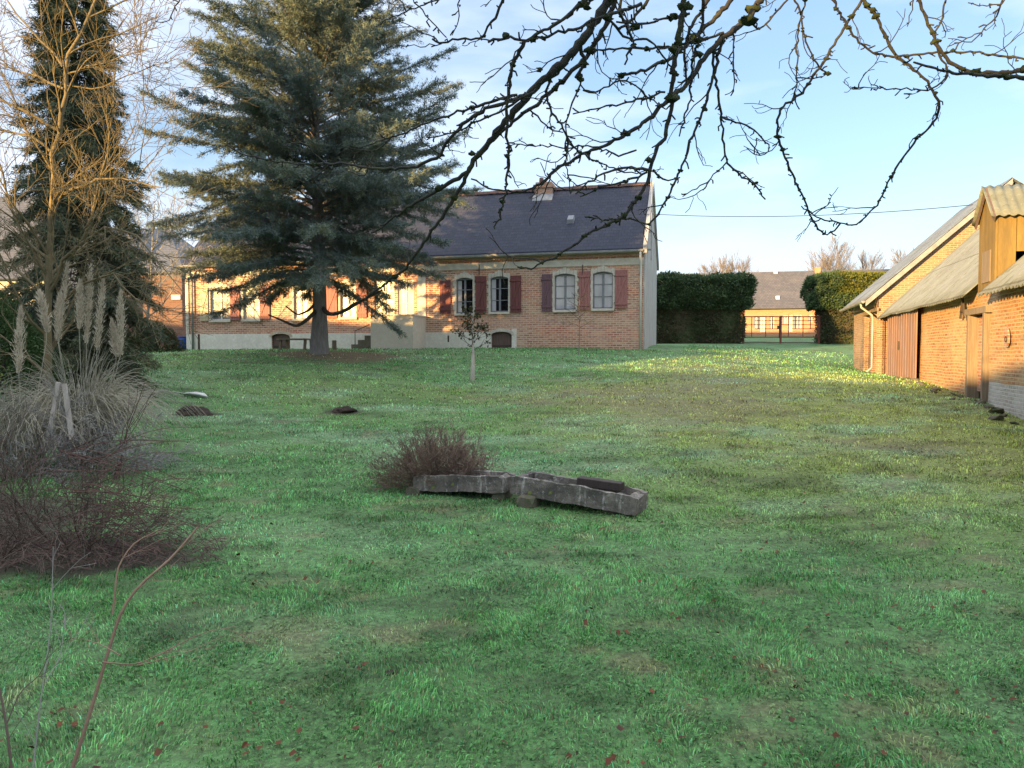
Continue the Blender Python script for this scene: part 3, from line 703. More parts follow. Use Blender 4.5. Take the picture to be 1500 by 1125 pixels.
mb.poly([(NB, -8, -.4), (L30, -8, -.4), (L30, -8, NE), (NB, -8, NE)])
mb.build('wall', M['brick_barn'], barn)
M['brick_farbarn'] = brick('far_barn_brick', (.24, .11, .065), (.36, .20, .115), (.36, .30, .22), (.38, .31, .22), (.14, .07, .05), .5, msize=.014)
# far, slightly taller section set 0.3 m forward
FE = 3.68; yF = .30
o1 = (bx(1274, 480, yF)[0], bx(1266, 480, yF)[0]); o2 = (bx(1285, 480, yF)[0], bx(1277, 480, yF)[0])
fh = [(o1[0], o1[1], .5, bx(1270, 462, yF)[1]), (o2[0], o2[1], .5, bx(1281, 457, yF)[1])]
mb = MB(); wall_holes(mb, L25, L30, -.2, FE, fh, 0, -.22)
mb.V = [(x, yF + y, z) for x, y, z in mb.V]
mb.poly([(L25, yF, -.2), (L25, -8.3, -.2), (L25, -8.3, FE), (L25, -3.5, FE + 3.38), (L25, yF, FE)])
mb.poly([(L30, yF, -.2), (L30, -8.3, -.2), (L30, -8.3, FE), (L30, -3.5, FE + 3.38), (L30, yF, FE)])
mb.build('far_wall', M['brick_farbarn'], barn)
for h in fh:
    o = MB().box(h[0], h[1], yF - .24, yF - .16, h[2], h[3] - .22).build('bricked_opening', M['brick_dark'], barn)
    MB().box(h[0] - .1, h[1] + .1, yF - .02, yF + .03, h[3], h[3] + .12).build('lintel', M['plank'], o)
    MB().box(h[0], h[1], yF - .28, yF - .20, h[3] - .22, h[3]).build('dark_gap', M['rubber'], o)
def corrug(name, x0, x1, y0, z0, y1, z1, mat, parent, amp=.02, per=.177, wob=.0, nx=None, sag=0, thick=.012):
    L = abs(x1 - x0); n = int(L / per * 6) if not nx else nx; m = 10
    V = []; 
    for j in range(m + 1):
        f = j / m
        for i in range(n + 1):
            x = x0 + (x1 - x0) * i / n; y = y0 + (y1 - y0) * f; z = z0 + (z1 - z0) * f
            z += amp * math.sin(2 * math.pi * (x - x0) / per) - sag * math.sin(math.pi * f) * (.6 + .4 * math.sin(x * .7)) + wob * mnoise.noise(Vector((x * .8, y * .5, 2)))
            if j == 0: y += wob * 1.6 * mnoise.noise(Vector((math.floor(x / .9) * 3.1, 0, 7)))
            V.append((x, y, z))
    F = [[j * (n + 1) + i, j * (n + 1) + i + 1, (j + 1) * (n + 1) + i + 1, (j + 1) * (n + 1) + i] for j in range(m) for i in range(n)]
    o = setmesh(name, V, F, mat, parent, True)
    md = o.modifiers.new('solid', 'SOLIDIFY'); md.thickness = thick; return o
d0 = bx(1462, 400, 0)[0]; d1 = bx(1438, 400, 0)[0]     # dormer span along the wall
ryN = -3.5; slN = .97; e0 = NE - .06
def nz(y): return NE + .05 + (-y) * slN
corrug('roof', d1 + .02, L25 + .02, .32, nz(.32) + .02, ryN, nz(ryN), M['corr'], barn, .026, .177, .035, sag=.08)
corrug('roof', NB - .1, d0 - .02, .34, nz(.34) - .02, ryN, nz(ryN), M['corr'], barn, .026, .177, .035, sag=.05)
corrug('rear_roof', NB - .1, L25, -8.3, nz(.3), ryN, nz(ryN), M['corr'], barn, .02, .177, .02)
corrug('roof_behind_dormer', d0 - .02, d1 + .02, -.9, nz(-.9), ryN, nz(ryN), M['corr'], barn, .015, .177, .0)
def fz_(y): return FE + .06 + (yF - y) * .90
corrug('far_roof', L25 - .25, L30 + .3, yF + .42, fz_(yF + .42), -3.5, fz_(-3.5), M['corr_dark'], barn, .02, .177, .02, sag=.03)
corrug('far_rear_roof', L25 - .25, L30 + .3, -8.6, fz_(yF + .3), -3.5, fz_(-3.5), M['corr_dark'], barn, .02, .177, .02)
mb = MB(); a = L25 - .26
mb.hexa([(a - .03, yF + .40, fz_(yF + .40) - .22), (a, yF + .40, fz_(yF + .40) - .22), (a, yF + .40, fz_(yF + .4) - .03), (a - .03, yF + .40, fz_(yF + .40) - .03)],
        [(a - .03, -3.5, fz_(-3.5) - .22), (a, -3.5, fz_(-3.5) - .22), (a, -3.5, fz_(-3.5) - .03), (a - .03, -3.5, fz_(-3.5) - .03)])
mb.build('bargeboard', M['zinc'], barn)
mb = MB(); prof = [(-.07, .04), (-.05, -.02), (0, -.05), (.05, -.02), (.07, .04)]
zz = fz_(yF + .42) - .05
mb.hexa([(L25 - .2, yF + .46 + p, zz + w) for p, w in prof], [(L30 + .3, yF + .46 + p, zz + w) for p, w in prof]); mb.build('gutter', M['zinc'], barn)
mb = MB(); xp = L25 + .35; mb.tube([(xp, yF + .46, zz), (xp, yF + .44, zz - .15), (xp, yF + .10, zz - .42), (xp, yF + .07, zz - .55), (xp, yF + .07, 1.1), (xp - .1, yF + .25, .95)], .038, 8)
mb.build('downpipe', M['pipe'], barn, True)
# sheet metal door
ma, mb_ = bx(1344, 500, .12)[0], bx(1302, 500, .12)[0]; zt = bx(1344, 447, .12)[1]
mid = (ma + mb_) / 2 + .1
mm = MB().box(ma, mid - .01, .13, .17, .80, zt).box(mid + .01, mb_, .13, .17, .78, zt)
for k in range(12):
    x = ma + (mb_ - ma) * (k + .5) / 12; mm.box(x - .02, x + .02, .171, .186, .84, zt - .03)
o = mm.build('metal_door', M['metal_door'], barn)
MB().box(ma - .2, mb_, .10, .13, zt - .10, zt + .02).build('door_rail', M['dark_iron'], o)
MB().box(mid - .05, mid - .02, .186, .22, 1.7, 1.95).build('handle', M['dark_iron'], o)
# narrow plank door
o = MB().box(dn0 - .10, dn0, -.16, .10, -.1, dzt).box(dn1, dn1 + .12, -.16, .10, -.1, dzt).box(dn0 - .22, dn1 + .26, -.12, .11, dzt, dzt + .13).build('door_frame', M['plank'], barn)
dd = MB(); w = (dn1 - dn0) / 4
for k in range(4): dd.box(dn0 + k * w + .006, dn0 + (k + 1) * w - .006, -.13, -.09, .75 + .04 * (k % 2), dzt - .04)
dd.build('plank_door', M['brick_red'], o)
MB().box(dn0, dn1, -.2, -.14, -.2, dzt).build('dark_doorway', M['rubber'], o)
MB().box(dn0, dn0 + .3, -.088, -.06, 1.1, 1.18).box(dn0, dn0 + .3, -.088, -.06, 1.9, 1.98).build('hinge', M['dark_iron'], o)
# iron A shaped wall anchor
a0, zt = bx(1417, 437); zb = bx(1417, 466)[1]; w = .28; mb = MB()
mb.bar((a0 - w / 2, .09, zb), (a0, .09, zt), .045, .04).bar((a0 + w / 2, .09, zb), (a0, .09, zt), .045, .04).bar((a0 - w * .33, .10, zb + (zt - zb) * .35), (a0 + w * .33, .10, zb + (zt - zb) * .35), .04, .04)
mb.build('wall_anchor', M['dark_iron'], barn)
# patch of red brick with an iron ring
a0, zc = bx(1481, 492); mb = MB(); zh = .17
rr_ = random.Random(4); out = []
for k in range(10): an = 2 * math.pi * k / 10; r = .15 * (.8 + .4 * rr_.random()); out.append((a0 + r * math.cos(an), zc + 1.25 * r * math.sin(an)))
o = MB().hexa([(p, .085, q) for p, q in out], [(p, .06, q) for p, q in out]).build('brick_patch', M['brick_red'], barn)
rg = Tubes(); rg.add([(a0 - .05 + .05 * math.cos(2 * math.pi * k / 12), .10, zc - .06 + .05 * math.sin(2 * math.pi * k / 12)) for k in range(13)], .008)
V, F = rg.arrays(6); setmesh('iron_ring', V, F, M['dark_iron'], o, True)
# pale lime wash at the foot, near end
xs_ = np.linspace(NB, dn0 - .15, 16); mb = MB()
for a, b in zip(xs_, xs_[1:]):
    ha = 1.02 + .10 * mnoise.noise(Vector((a * 1.3, 0, 0))); hb = 1.02 + .10 * mnoise.noise(Vector((b * 1.3, 0, 0)))
    for z0, z1 in ((-.4, .35), (.35, .6), (.6, None)):
        mb.poly([(b, 0, z0), (a, 0, z0), (a, 0, z1 or ha), (b, 0, z1 or hb)])
M['brick_base'] = brick('lime_washed_brick', (.34, .28, .24), (.46, .42, .38), (.5, .48, .44), (.55, .53, .5), (.2, .16, .13), .6)
warped(mb, 3, .10); mb.V = [(x, y + .016, z) for x, y, z in mb.V]
mb.build('wall_footing', M['brick_base'], barn)
# dormer
DT = 1.6 + 2.68; DA = 1.6 + 3.24; dm = (d0 + d1) / 2; yf = .06; yb = -2.4
mb = MB()
mb.hexa([(d0, yf, NE - .15), (d1, yf, NE - .15), (d1, yf, DT), (dm, yf, DA), (d0, yf, DT)], [(d0, yf - .04, NE - .15), (d1, yf - .04, NE - .15), (d1, yf - .04, DT), (dm, yf - .04, DA), (d0, yf - .04, DT)])
sd = (DA - DT) / (dm - d0)
do = mb.build('dormer', M['plywood'], barn)
mb = MB(); n = 7; w = 2.2 / n; rr_ = random.Random(2)
for k in range(n):
    ya = yf - .045 - k * w; zlow = nz(ya - w / 2) - .12 + (.18 * rr_.random() if k in (1, 3) else 0)
    if zlow < DT: mb.box(d0 + .0, d0 + .025, ya - w + .012, ya, max(zlow, NE - .1), DT)
mb.build('cheek_boards', M['plywood'], do)
MB().box(d1 - .025, d1, -2.2, yf - .045, NE - .1, DT).build('far_cheek', M['plywood'], do)
MB().box(dm - .28, dm + .22, yf, yf + .02, NE + .0, NE + .62).build('patch_board', M['plank'], do)
MB().bar((d0 - .10, yf + .05, DT - .10 * sd), (dm, yf + .05, DA + .0), .03, .10).bar((d1 + .09, yf + .05, DT - .09 * sd), (dm, yf + .05, DA + .0), .03, .12).build('bargeboard', M['cellar'], do)
def corr2(x_out, z_out):
    V = []; n = 96; m = 4; y0 = yf + .12; y1 = -2.2
    for j in range(m + 1):
        f = j / m
        for i in range(n + 1):
            y = y0 + (y1 - y0) * i / n; x = dm + (x_out - dm) * f; z = DA + .06 + (z_out - DA) * f + .018 * math.sin(2 * math.pi * y / .16)
            V.append((x, y, z))
    F = [[j * (n + 1) + i, j * (n + 1) + i + 1, (j + 1) * (n + 1) + i + 1, (j + 1) * (n + 1) + i] for j in range(m) for i in range(n)]
    o = setmesh('dormer_roof', V, F, M['corr_light'], do, True); md = o.modifiers.new('solid', 'SOLIDIFY'); md.thickness = .01
sd = (DA - DT) / (dm - d0)
corr2(d0 - .12, DT - .12 * sd); corr2(d1 + .10, DT - .10 * sd)
# rubble at the foot of the wall, one thing per stone
def rock(name, size, seed, mat, sub=2, amp=.22):
    bm = bmesh.new(); bmesh.ops.create_icosphere(bm, subdivisions=sub, radius=1)
    for v in bm.verts:
        k = 1 + amp * mnoise.noise(v.co * 1.4 + Vector((seed * 3.3, 0, 0))) * 2; v.co = Vector((v.co.x * size[0] * k, v.co.y * size[1] * k, v.co.z * size[2] * k))
    me = bpy.data.meshes.new(name); bm.to_mesh(me); bm.free(); me.materials.append(mat)
    o = bpy.data.objects.new(name, me); COL.objects.link(o); return o
protos = [rock('rubble_stone', (.17, .12, .08), 1, M['rubble']), rock('rubble_stone', (.11, .09, .07), 2, M['rubble']), rock('rubble_stone', (.2, .14, .06), 3, M['rubble'])]
rr_ = random.Random(9)
for k in range(24):
    o = protos[k] if k < 3 else protos[k % 3].copy()
    if k >= 3: COL.objects.link(o)
    d = 11.5 + 10.5 * k / 24 + rr_.random() * .3; off_ = -.14 - rr_.random() * .42
    x = 5 + .30 * d + off_; o.location = (x, d, Hs(x, d) + .015); o.rotation_euler = (rr_.random() * .5, rr_.random() * .5, rr_.random() * 6); s = .45 + .65 * rr_.random() ** 1.5; o.scale = (s, s, s * .8)
    tag(o, 'mossy rubble stone lying along the foot of the barn wall', 'stone', 'rubble stones along the barn wall')

# ================================================================== GATE, HEDGES, FAR HOUSE
def leaf_mass(name, mat, parent, boxfn, n, size, rng, core=None):
    """boxfn(n) -> surface-ish points and outward normals"""
    Pn, Nn = boxfn(n); d = Nn + rng.normal(size=(len(Pn), 3)) * .7
    V, F = leaves4(Pn, d, size * (.6 + .8 * rng.random(len(Pn))), size * .5 * (.6 + .8 * rng.random(len(Pn))), rng)
    V = V - np.array(parent.location) if parent is not None else V
    return setmesh(name, V, F, mat, parent)
def bumpy_box(x0, x1, y0, y1, z0, z1, rng, amp=.18, frame=None, inner=.25):
    def f(n):
        w = np.array([(x1 - x0) * (z1 - z0), (x1 - x0) * (z1 - z0), (y1 - y0) * (z1 - z0), (y1 - y0) * (z1 - z0), (x1 - x0) * (y1 - y0)]); w = w / w.sum()
        s = rng.choice(5, n, p=w); u = rng.random((n, 3)); p = np.array([x0, y0, z0]) + u * np.array([x1 - x0, y1 - y0, z1 - z0]); nr = np.zeros((n, 3))
        p[s == 0, 1] = y0; nr[s == 0, 1] = -1; p[s == 1, 1] = y1; nr[s == 1, 1] = 1; p[s == 2, 0] = x0; nr[s == 2, 0] = -1; p[s == 3, 0] = x1; nr[s == 3, 0] = 1; p[s == 4, 2] = z1; nr[s == 4, 2] = 1
        b = fbm(p[:, 0] * 1.0 + p[:, 1] * .7, p[:, 2] * 1.3 + p[:, 1] * .5, .9, 5, 3) - .5
        p = p + nr * (b[:, None] * amp * 2.6 - rng.random(n)[:, None] * inner)
        # round the edges
        c = np.array([(x0 + x1) / 2, (y0 + y1) / 2, (z0 + z1) / 2]); hsz = np.array([x1 - x0, y1 - y0, z1 - z0]) / 2
        q = (p - c) / hsz; ex = np.clip(np.abs(q) - .82, 0, None); over = (ex > 0).sum(1) >= 2; p = np.where(over[:, None], c + q * hsz * .955, p)
        if frame is not None: p = p @ frame[0].T + frame[1]; nr = nr @ frame[0].T
        return p, nr
    return f
RM = np.array([[CT, ST, 0], [-ST, CT, 0], [0, 0, 1]])   # yard axes
def hedge(pxl, pxr, d, top, bot_split, label, name, sunfrom=None, rngs=3):
    rng = np.random.default_rng(rngs); a = P(pxl, 500, d); b = P(pxr, 500, d); zb = Hs((a[0] + b[0]) / 2, d) - .1; zt = P((pxl + pxr) / 2, top, d)[2]; zs_ = P(pxl, bot_split, d)[2]
    root = empty(name, (a[0], d, zb), 0, label, 'hedge', None); W = b[0] - a[0]; org = np.array([a[0], d, 0])
    I = np.eye(3)
    c = MB().box(.35, W - .35, .35, 1.3, 0, zt - zb - .35); c.build('inner_branches', M['hedge_under'], root)
    fr = (I, org)
    leaf_mass('lower_foliage', M['hedge_under'], root, bumpy_box(.12, W - .12, .15, 1.5, zb, zs_ + .15, rng, .2, fr, .35), 24000, .12, rng)
    if sunfrom is None:
        leaf_mass('crown', M['hedge'], root, bumpy_box(-.15, W + .35, -.15, 1.8, zs_ - .25, zt, rng, .34, fr, .3), 26000, .14, rng)
    else:
        g0 = P(sunfrom, 500, d)[0] - a[0]
        leaf_mass('crown', M['hedge'], root, bumpy_box(-.35, g0 + .3, -.15, 1.8, zs_ - .25, zt, rng, .34, fr, .3), 15000, .14, rng)
        leaf_mass('sunlit_crown', M['hedge_sunlit'], root, bumpy_box(g0, W, -.2, 1.8, zt - 1.1, zt + .05, rng, .2, fr), 12000, .13, rng)
        leaf_mass('lower_crown', M['hedge'], root, bumpy_box(g0, W, -.12, 1.75, zs_ - .25, zt - .9, rng, .2, fr), 12000, .13, rng)
    return root
hedge(956, 1096, 42, 405, 446, 'tall clipped dark hedge between the house gable and the gate', 'clipped_hedge')
hedge(1205, 1330, 42, 402, 446, 'tall clipped hedge, its top coloured as sunlit, between the gate and the barn', 'clipped_hedge', 1222, 4)
# gate: two leaves
ga = P(1088, 500, 42.5); gb = P(1200, 500, 42.5); gz = Hs((ga[0] + gb[0]) / 2, 42.5)
gate = empty('metal_gate', (ga[0], 42.5, gz), 0, 'low rusty double metal gate in the gap between the hedges', 'gate'); W = gb[0] - ga[0]; mid = W * .49; GH = 1.5
def leaf(x0, x1, flip):
    f = MB().bar((x0, 0, .35), (x1, 0, .35), .06).bar((x0, 0, GH), (x1, 0, GH), .06).bar((x0, 0, .3), (x0, 0, GH), .06).bar((x1, 0, .3), (x1, 0, GH), .06)
    o = f.build('gate_leaf', M['rust'], gate); g = MB()
    for k, z in enumerate((.58, .82, 1.05, 1.28)):
        a, b = (x0 + .03, x1 - .03) if k % 2 == 0 else (x0 + (x1 - x0) * .3, x1 - .03); g.bar((a, 0, z), (b, 0, z), .035)
    for k in (1, 2, 3, 4): x = x0 + (x1 - x0) * k / 5; g.bar((x, 0.0, .36 if k % 2 else .82), (x, 0.0, GH - .03), .035)
    g.build('grille', M['rust'], o)
leaf(.1, mid - .04, 0); leaf(mid + .04, W - .1, 1)
MB().bar((mid, -.05, -.1), (mid, -.05, GH + .05), .09).build('gate_post', M['rust'], gate)
MB().box(mid - .2, mid - .08, -.06, -.03, .82, 1.0).build('lock', M['dark_iron'], gate)
MB().bar((.02, 0, -.1), (.02, 0, GH + .1), .1).build('gate_post', M['rust'], gate); MB().bar((W - .02, 0, -.1), (W - .02, 0, GH + .1), .1).build('gate_post', M['rust'], gate)
MB().bar((0, 0, .05), (W, 0, .05), .04).build('ground_rail', M['dark_iron'], gate)

FH = 61.0; fth = math.atan(.22)
p0 = P(1040, 449, FH + 1.0); 
far = empty('roadside_house', (p0[0], p0[1], 0), -fth, 'low orange brick house with a grey tiled roof seen beyond the gate', 'house')
FFm = Frame(p0[0], p0[1], -fth)
fL = 24.0; fe = FFm.hit(1150, 449)[1]; fg = FFm.hit(1150, 489)[1]; frz = FFm.hit(1150, 401, 3.6)[1] ; fx0 = -9
specs = [(1104, 1112, 463, 481, 'w'), (1112.5, 1121, 463, 486, 'd'), (1127, 1134, 463, 481, 'w'), (1146, 1154, 462, 474, 'w'), (1155, 1161, 461, 486, 'd'), (1162, 1174, 461, 481, 'w'), (1184, 1190, 461, 472, 'w')]
hh = []
for a, b, t0, b0, k in specs: hh.append((FFm.hit(a, 470)[0], FFm.hit(b, 470)[0], FFm.hit(a, b0)[1], FFm.hit(a, t0)[1], k))
mb = MB(); wall_holes(mb, fx0, fx0 + fL, fg - 1.0, fe, [h[:4] for h in hh], 0, .15)
mb.poly([(fx0, 7.2, fg - 1), (fx0, 0, fg - 1), (fx0, 0, fe), (fx0, 3.6, frz - .1), (fx0, 7.2, fe)]); mb.poly([(fx0 + fL, 0, fg - 1), (fx0 + fL, 7.2, fg - 1), (fx0 + fL, 7.2, fe), (fx0 + fL, 3.6, frz - .1), (fx0 + fL, 0, fe)])
mb.build('wall', M['brick_far'], far)
for h in hh:
    e = .05; o = MB().box(h[0], h[0] + e, .06, .1, h[2], h[3]).box(h[1] - e, h[1], .06, .1, h[2], h[3]).box(h[0] + e, h[1] - e, .06, .1, h[3] - e, h[3]).box((h[0] + h[1]) / 2 - .03, (h[0] + h[1]) / 2 + .03, .06, .1, h[2], h[3] - e).build('window' if h[4] == 'w' else 'door', M['white_paint'], far)
    MB().box(h[0] + e, h[1] - e, .11, .12, h[2], h[3] - e).build('pane', M['glass_far'] if h[4] == 'w' else M['white_paint'], o)
s_ = (frz - fe) / 3.6
rf = MB().hexa([(fx0 - .2, -.35, fe - .35 * s_ + .1), (fx0 + fL + .2, -.35, fe - .35 * s_ + .1), (fx0 + fL + .2, 3.6, frz + .1), (fx0 - .2, 3.6, frz + .1)], [(fx0 - .2, -.35, fe - .35 * s_ + .2), (fx0 + fL + .2, -.35, fe - .35 * s_ + .2), (fx0 + fL + .2, 3.6, frz + .2), (fx0 - .2, 3.6, frz + .2)])
rf.hexa([(fx0 - .2, 7.55, fe - .35 * s_ + .1), (fx0 + fL + .2, 7.55, fe - .35 * s_ + .1), (fx0 + fL + .2, 3.6, frz + .1), (fx0 - .2, 3.6, frz + .1)], [(fx0 - .2, 7.55, fe - .35 * s_ + .2), (fx0 + fL + .2, 7.55, fe - .35 * s_ + .2), (fx0 + fL + .2, 3.6, frz + .2), (fx0 - .2, 3.6, frz + .2)])
rfo = rf.build('roof', M['slate_far'], far)
c0 = FFm.hit(1193, 400, 3.6)[0]; c1 = FFm.hit(1201, 400, 3.6)[0]; zt = FFm.hit(1196, 392, 3.6)[1]; MB().box(c0, c1, 3.3, 3.9, frz - .5, zt).build('chimney', M['brick_far'], rfo)
for px, row in ((1136, 405), (1139, 440)):
    yl = 3.45 if row < 420 else .6; x = FFm.hit(px, row, yl)[0]; z = fe + yl * s_ + .22; MB().box(x - .15, x + .15, yl - .12, yl + .12, z - .1, z + .18).build('roof_vent', M['white_paint'], rfo)

# ================================================================== TREES: generators
def rot_about(v, axis, ang):
    axis = axis / (np.linalg.norm(axis) + 1e-9); return v * math.cos(ang) + np.cross(axis, v) * math.sin(ang) + axis * np.dot(axis, v) * (1 - math.cos(ang))
def grow(rng, T, start, dirn, length, rad, level, maxl, nchild, spread=.7, wander=.16, up=.06, shrink=.62, K=6, tipr=.25, tmin=.2, rmin=.002):
    pts = [np.array(start, float)]; d = np.array(dirn, float); d /= np.linalg.norm(d); seg = length / (K - 1); ds = [d]
    for i in range(K - 1):
        d = d + rng.normal(size=3) * wander + np.array([0, 0, up]); d /= np.linalg.norm(d); pts.append(pts[-1] + d * seg); ds.append(d)
    rads = np.maximum(np.linspace(rad, rad * tipr, K), rmin); T.add(pts, rads)
    if level >= maxl: return
    nc = nchild[level] if level < len(nchild) else nchild[-1]
    for c in range(nc):
        f = tmin + (1 - tmin) * (c + rng.random()) / nc; f = min(f, .98); q = f * (K - 1); i = int(q); fr = q - i; p = pts[i] * (1 - fr) + pts[min(i + 1, K - 1)] * fr
        ax = np.cross(ds[i], rng.normal(size=3)); nd = rot_about(ds[i], ax, spread * (.65 + .6 * rng.random()))
        grow(rng, T, p, nd, length * shrink * (.6 + .6 * rng.random()) * (1.05 - .45 * f), max(rads[i] * .62, rmin), level + 1, maxl, nchild, spread, wander, up, shrink, K if level < 1 else max(4, K - 2), tipr, tmin, rmin)

def bare_tree(name, base, height, seed, mat, label, cat='tree', group=None, lean=(0, 0), nchild=(9, 6, 5), spread=.6, rad=None, levels=3, rmin=.006, up=.05, shrink=.6, tmin=.2, sides=3):
    rng = np.random.default_rng(seed); root = empty(name, base, 0, label, cat, group); T0 = Tubes(); T = Tubes(); rad = rad or height * .018
    K = 8; pts = [np.array(base, float) - [0, 0, .1]]; d = np.array([lean[0], lean[1], 1.0])
    for i in range(K - 1):
        d = d + rng.normal(size=3) * .05; d /= np.linalg.norm(d); pts.append(pts[-1] + d * height * .8 / (K - 1))
    rads = np.linspace(rad, rad * .25, K); T0.add(pts, rads); T0.build('trunk', mat, root, 8)
    for c in range(nchild[0]):
        f = tmin + (.97 - tmin) * (c + rng.random()) / nchild[0]; q = f * (K - 1); i = int(q); p = pts[i] + (pts[i + 1] - pts[i]) * (q - i)
        az = c * 2.4 + rng.random(); el = .35 + .55 * f; nd = np.array([math.cos(az) * math.cos(el), math.sin(az) * math.cos(el), math.sin(el)])
        grow(rng, T, p, nd, height * .42 * (1.15 - .6 * f), max(rads[i] * .5, rmin), 1, levels, nchild, spread, .14, up, shrink, 6, .3, .15, rmin)
    T.build('crown', mat, root, sides); return root

# background trees behind the far house
for px, d, top, seed, lab in ((1083, 80, 362, 1, 'pale bare tree rising over the left end of the far roof'), (1050, 84, 372, 5, 'low bushy bare tree left of the tree over the far roof'), (1232, 76, 338, 2, 'tallest bare tree behind the right hedge'),
                              (1312, 80, 352, 3, 'small bare tree just left of the barn roof'), (1262, 82, 362, 4, 'pale bare tree between the tallest one and the barn'), (1205, 79, 360, 6, 'slim bare tree left of the tallest one')):
    b = GD(px, d); zt = P(px, top, d)[2]; hh_ = zt - b[2]
    bare_tree('bare_tree', b, hh_ * .94, seed, M['bark_far'], lab, 'tree', 'bare trees on the skyline', nchild=(22, 9, 7), rmin=.010, rad=.11, shrink=.66, tmin=.25, up=.16, spread=.45)
rng = np.random.default_rng(2)

# ---- conifers
def conifer(name, base, prof, top, mat_n, mat_b, label, seed, nb, droop, twigs, npt, nl, nw, trunk_r, zstart, lift=.25, dens_top=1.0, bias=None, sprig=.5, fpow=.9, elr=.05):
    rng = np.random.default_rng(seed); root = empty(name, base, 0, label, 'tree'); bz = np.array(base, float)
    K = 10; pts = [bz + np.array([.06 * math.sin(i * .9), .05 * math.cos(i * 1.3), -.25 + (top + .25) * i / (K - 1)]) for i in range(K)]
    zz_ = np.linspace(0, 1, K); rr = trunk_r * (1 - .93 * zz_); rr[0] *= 1.35
    T = Tubes(); T.add(pts, rr)
    T.add([bz + [0, 0, -.2], bz + [0, 0, .1], bz + [0, 0, .3], bz + [0, 0, .6]], [trunk_r * 1.45, trunk_r * 1.2, trunk_r * 1.05, trunk_r * .98]); T.build('trunk', mat_b, root, 12)
    B = Tubes(); C = []; D = []; ph = np.array(prof)
    for k in range(nb):
        f = (k + rng.random()) / nb; f = f ** fpow; h = zstart + (top - zstart) * f
        Rm = np.interp(h, ph[:, 0], ph[:, 1]) * (.62 + .46 * rng.random() ** .8); az = k * 2.39996 + rng.normal() * .25
        if bias is not None: Rm *= 1 + bias[0] * math.cos(az) + bias[1] * math.sin(az)
        if Rm < .1: continue
        tf = h / top; el0 = lift * (.1 + 1.5 * tf) + rng.normal() * elr; K2 = 9; p = bz + np.array([0, 0, h]); d = np.array([math.cos(az), math.sin(az), math.tan(el0)]); bp = [p]; seg = Rm / (K2 - 1)
        for i in range(K2 - 1):
            q = i / (K2 - 1); dd = d + np.array([0, 0, -droop * (1 - tf * .7) * math.sin(q * 2.6)]) + rng.normal(size=3) * .07; bp.append(bp[-1] + dd * seg)
        bp = np.array(bp); r0 = max(.012, trunk_r * .22 * (1 - tf * .75) * min(1, Rm / 3 + .2)); B.add(bp, np.linspace(r0, .005, K2))
        nt = max(5, int(twigs * (.3 + Rm / 4)))
        for j in range(nt):
            s = .16 + .84 * ((j + rng.random()) / nt) ** .8; q = s * (K2 - 1); i = min(int(q), K2 - 2); o_ = bp[i] + (bp[i + 1] - bp[i]) * (q - i); bd = bp[i + 1] - bp[i]; bd /= np.linalg.norm(bd)
            side = np.cross(bd, [0, 0, 1]) * (1 if j % 2 else -1); tl = (.22 + .30 * Rm * (1.1 - s) * .55) * (.6 + .8 * rng.random())
            td = bd * .75 + side * (.8 * rng.random() + .25) + np.array([0, 0, rng.normal() * .22 - .12 * droop]); td /= np.linalg.norm(td)
            tp = [o_]
            for m_ in range(4): td = td + rng.normal(size=3) * .12 + [0, 0, -.05 * droop]; td /= np.linalg.norm(td); tp.append(tp[-1] + td * tl / 4)
            tp = np.array(tp); B.add(tp, np.linspace(.007, .0025, 5))
            n = max(4, int(npt * (.4 + tl) * dens_top)); tt = rng.random(n) * 4; ii = tt.astype(int).clip(0, 3); fr = (tt - ii)[:, None]
            cp = tp[ii] * (1 - fr) + tp[ii + 1] * fr + rng.normal(size=(n, 3)) * .035
            dr = (tp[ii + 1] - tp[ii]) / (tl / 4) + rng.normal(size=(n, 3)) * sprig; C.append(cp); D.append(dr)
    B.build('limbs', mat_b, root, 4)
    C = np.concatenate(C); D = np.concatenate(D); n = len(C)
    V, F = leaves(C, D, nl * (.6 + .8 * rng.random(n)), nw * (.7 + .6 * rng.random(n)), rng)
    setmesh('crown', V - bz, F, mat_n, root); return root, n
px24 = 24 / FOC
cedar_prof = [(2.3, 2.6), (3.0, 4.2), (3.8, 5.0), (4.8, 5.2), (6.0, 4.8), (7.0, 4.2), (8.2, 3.8), (9.4, 3.35), (10.4, 2.85), (11.4, 2.3), (12.4, 1.6), (13.6, .5)]
cedar, nn = conifer('cedar_tree', TREE, cedar_prof, 14.2, M['needles_cedar'], M['bark_cedar'], 'large spreading blue cedar standing before the left half of the house', 23, 330, .50, 40, 70, .10, .020, .25, 2.35, .55, 1.0, (0.0, 0), 1.0, 1.08, .22)
print('cedar needles', nn)
# bare low limbs of the cedar
T = Tubes(); b0 = TREE
def cl(pts, r0, r1):
    q = [P(a, b, c) for a, b, c in pts]; n = 14; q = np.array(q); t_ = np.linspace(0, len(q) - 1, n); i = t_.astype(int).clip(0, len(q) - 2); fr = (t_ - i)[:, None]
    pp = q[i] * (1 - fr) + q[i + 1] * fr; pp[1:-1] = (pp[:-2] + pp[2:] + 2 * pp[1:-1]) / 4; T.add(pp, np.linspace(r0, r1, n))
cl([(467, 452, 24), (448, 470, 23.4), (434, 479, 23), (415, 470, 22.6), (393, 461, 22.2)], .07, .02)
cl([(470, 448, 24), (482, 462, 23.6), (505, 456, 23.2), (530, 440, 22.8), (560, 425, 22.4)], .08, .03)
cl([(466, 440, 24), (452, 455, 23.7), (436, 462, 23.5), (418, 448, 23.3)], .05, .02)
T.build('low_limbs', M['bark_dark'], cedar, 6)

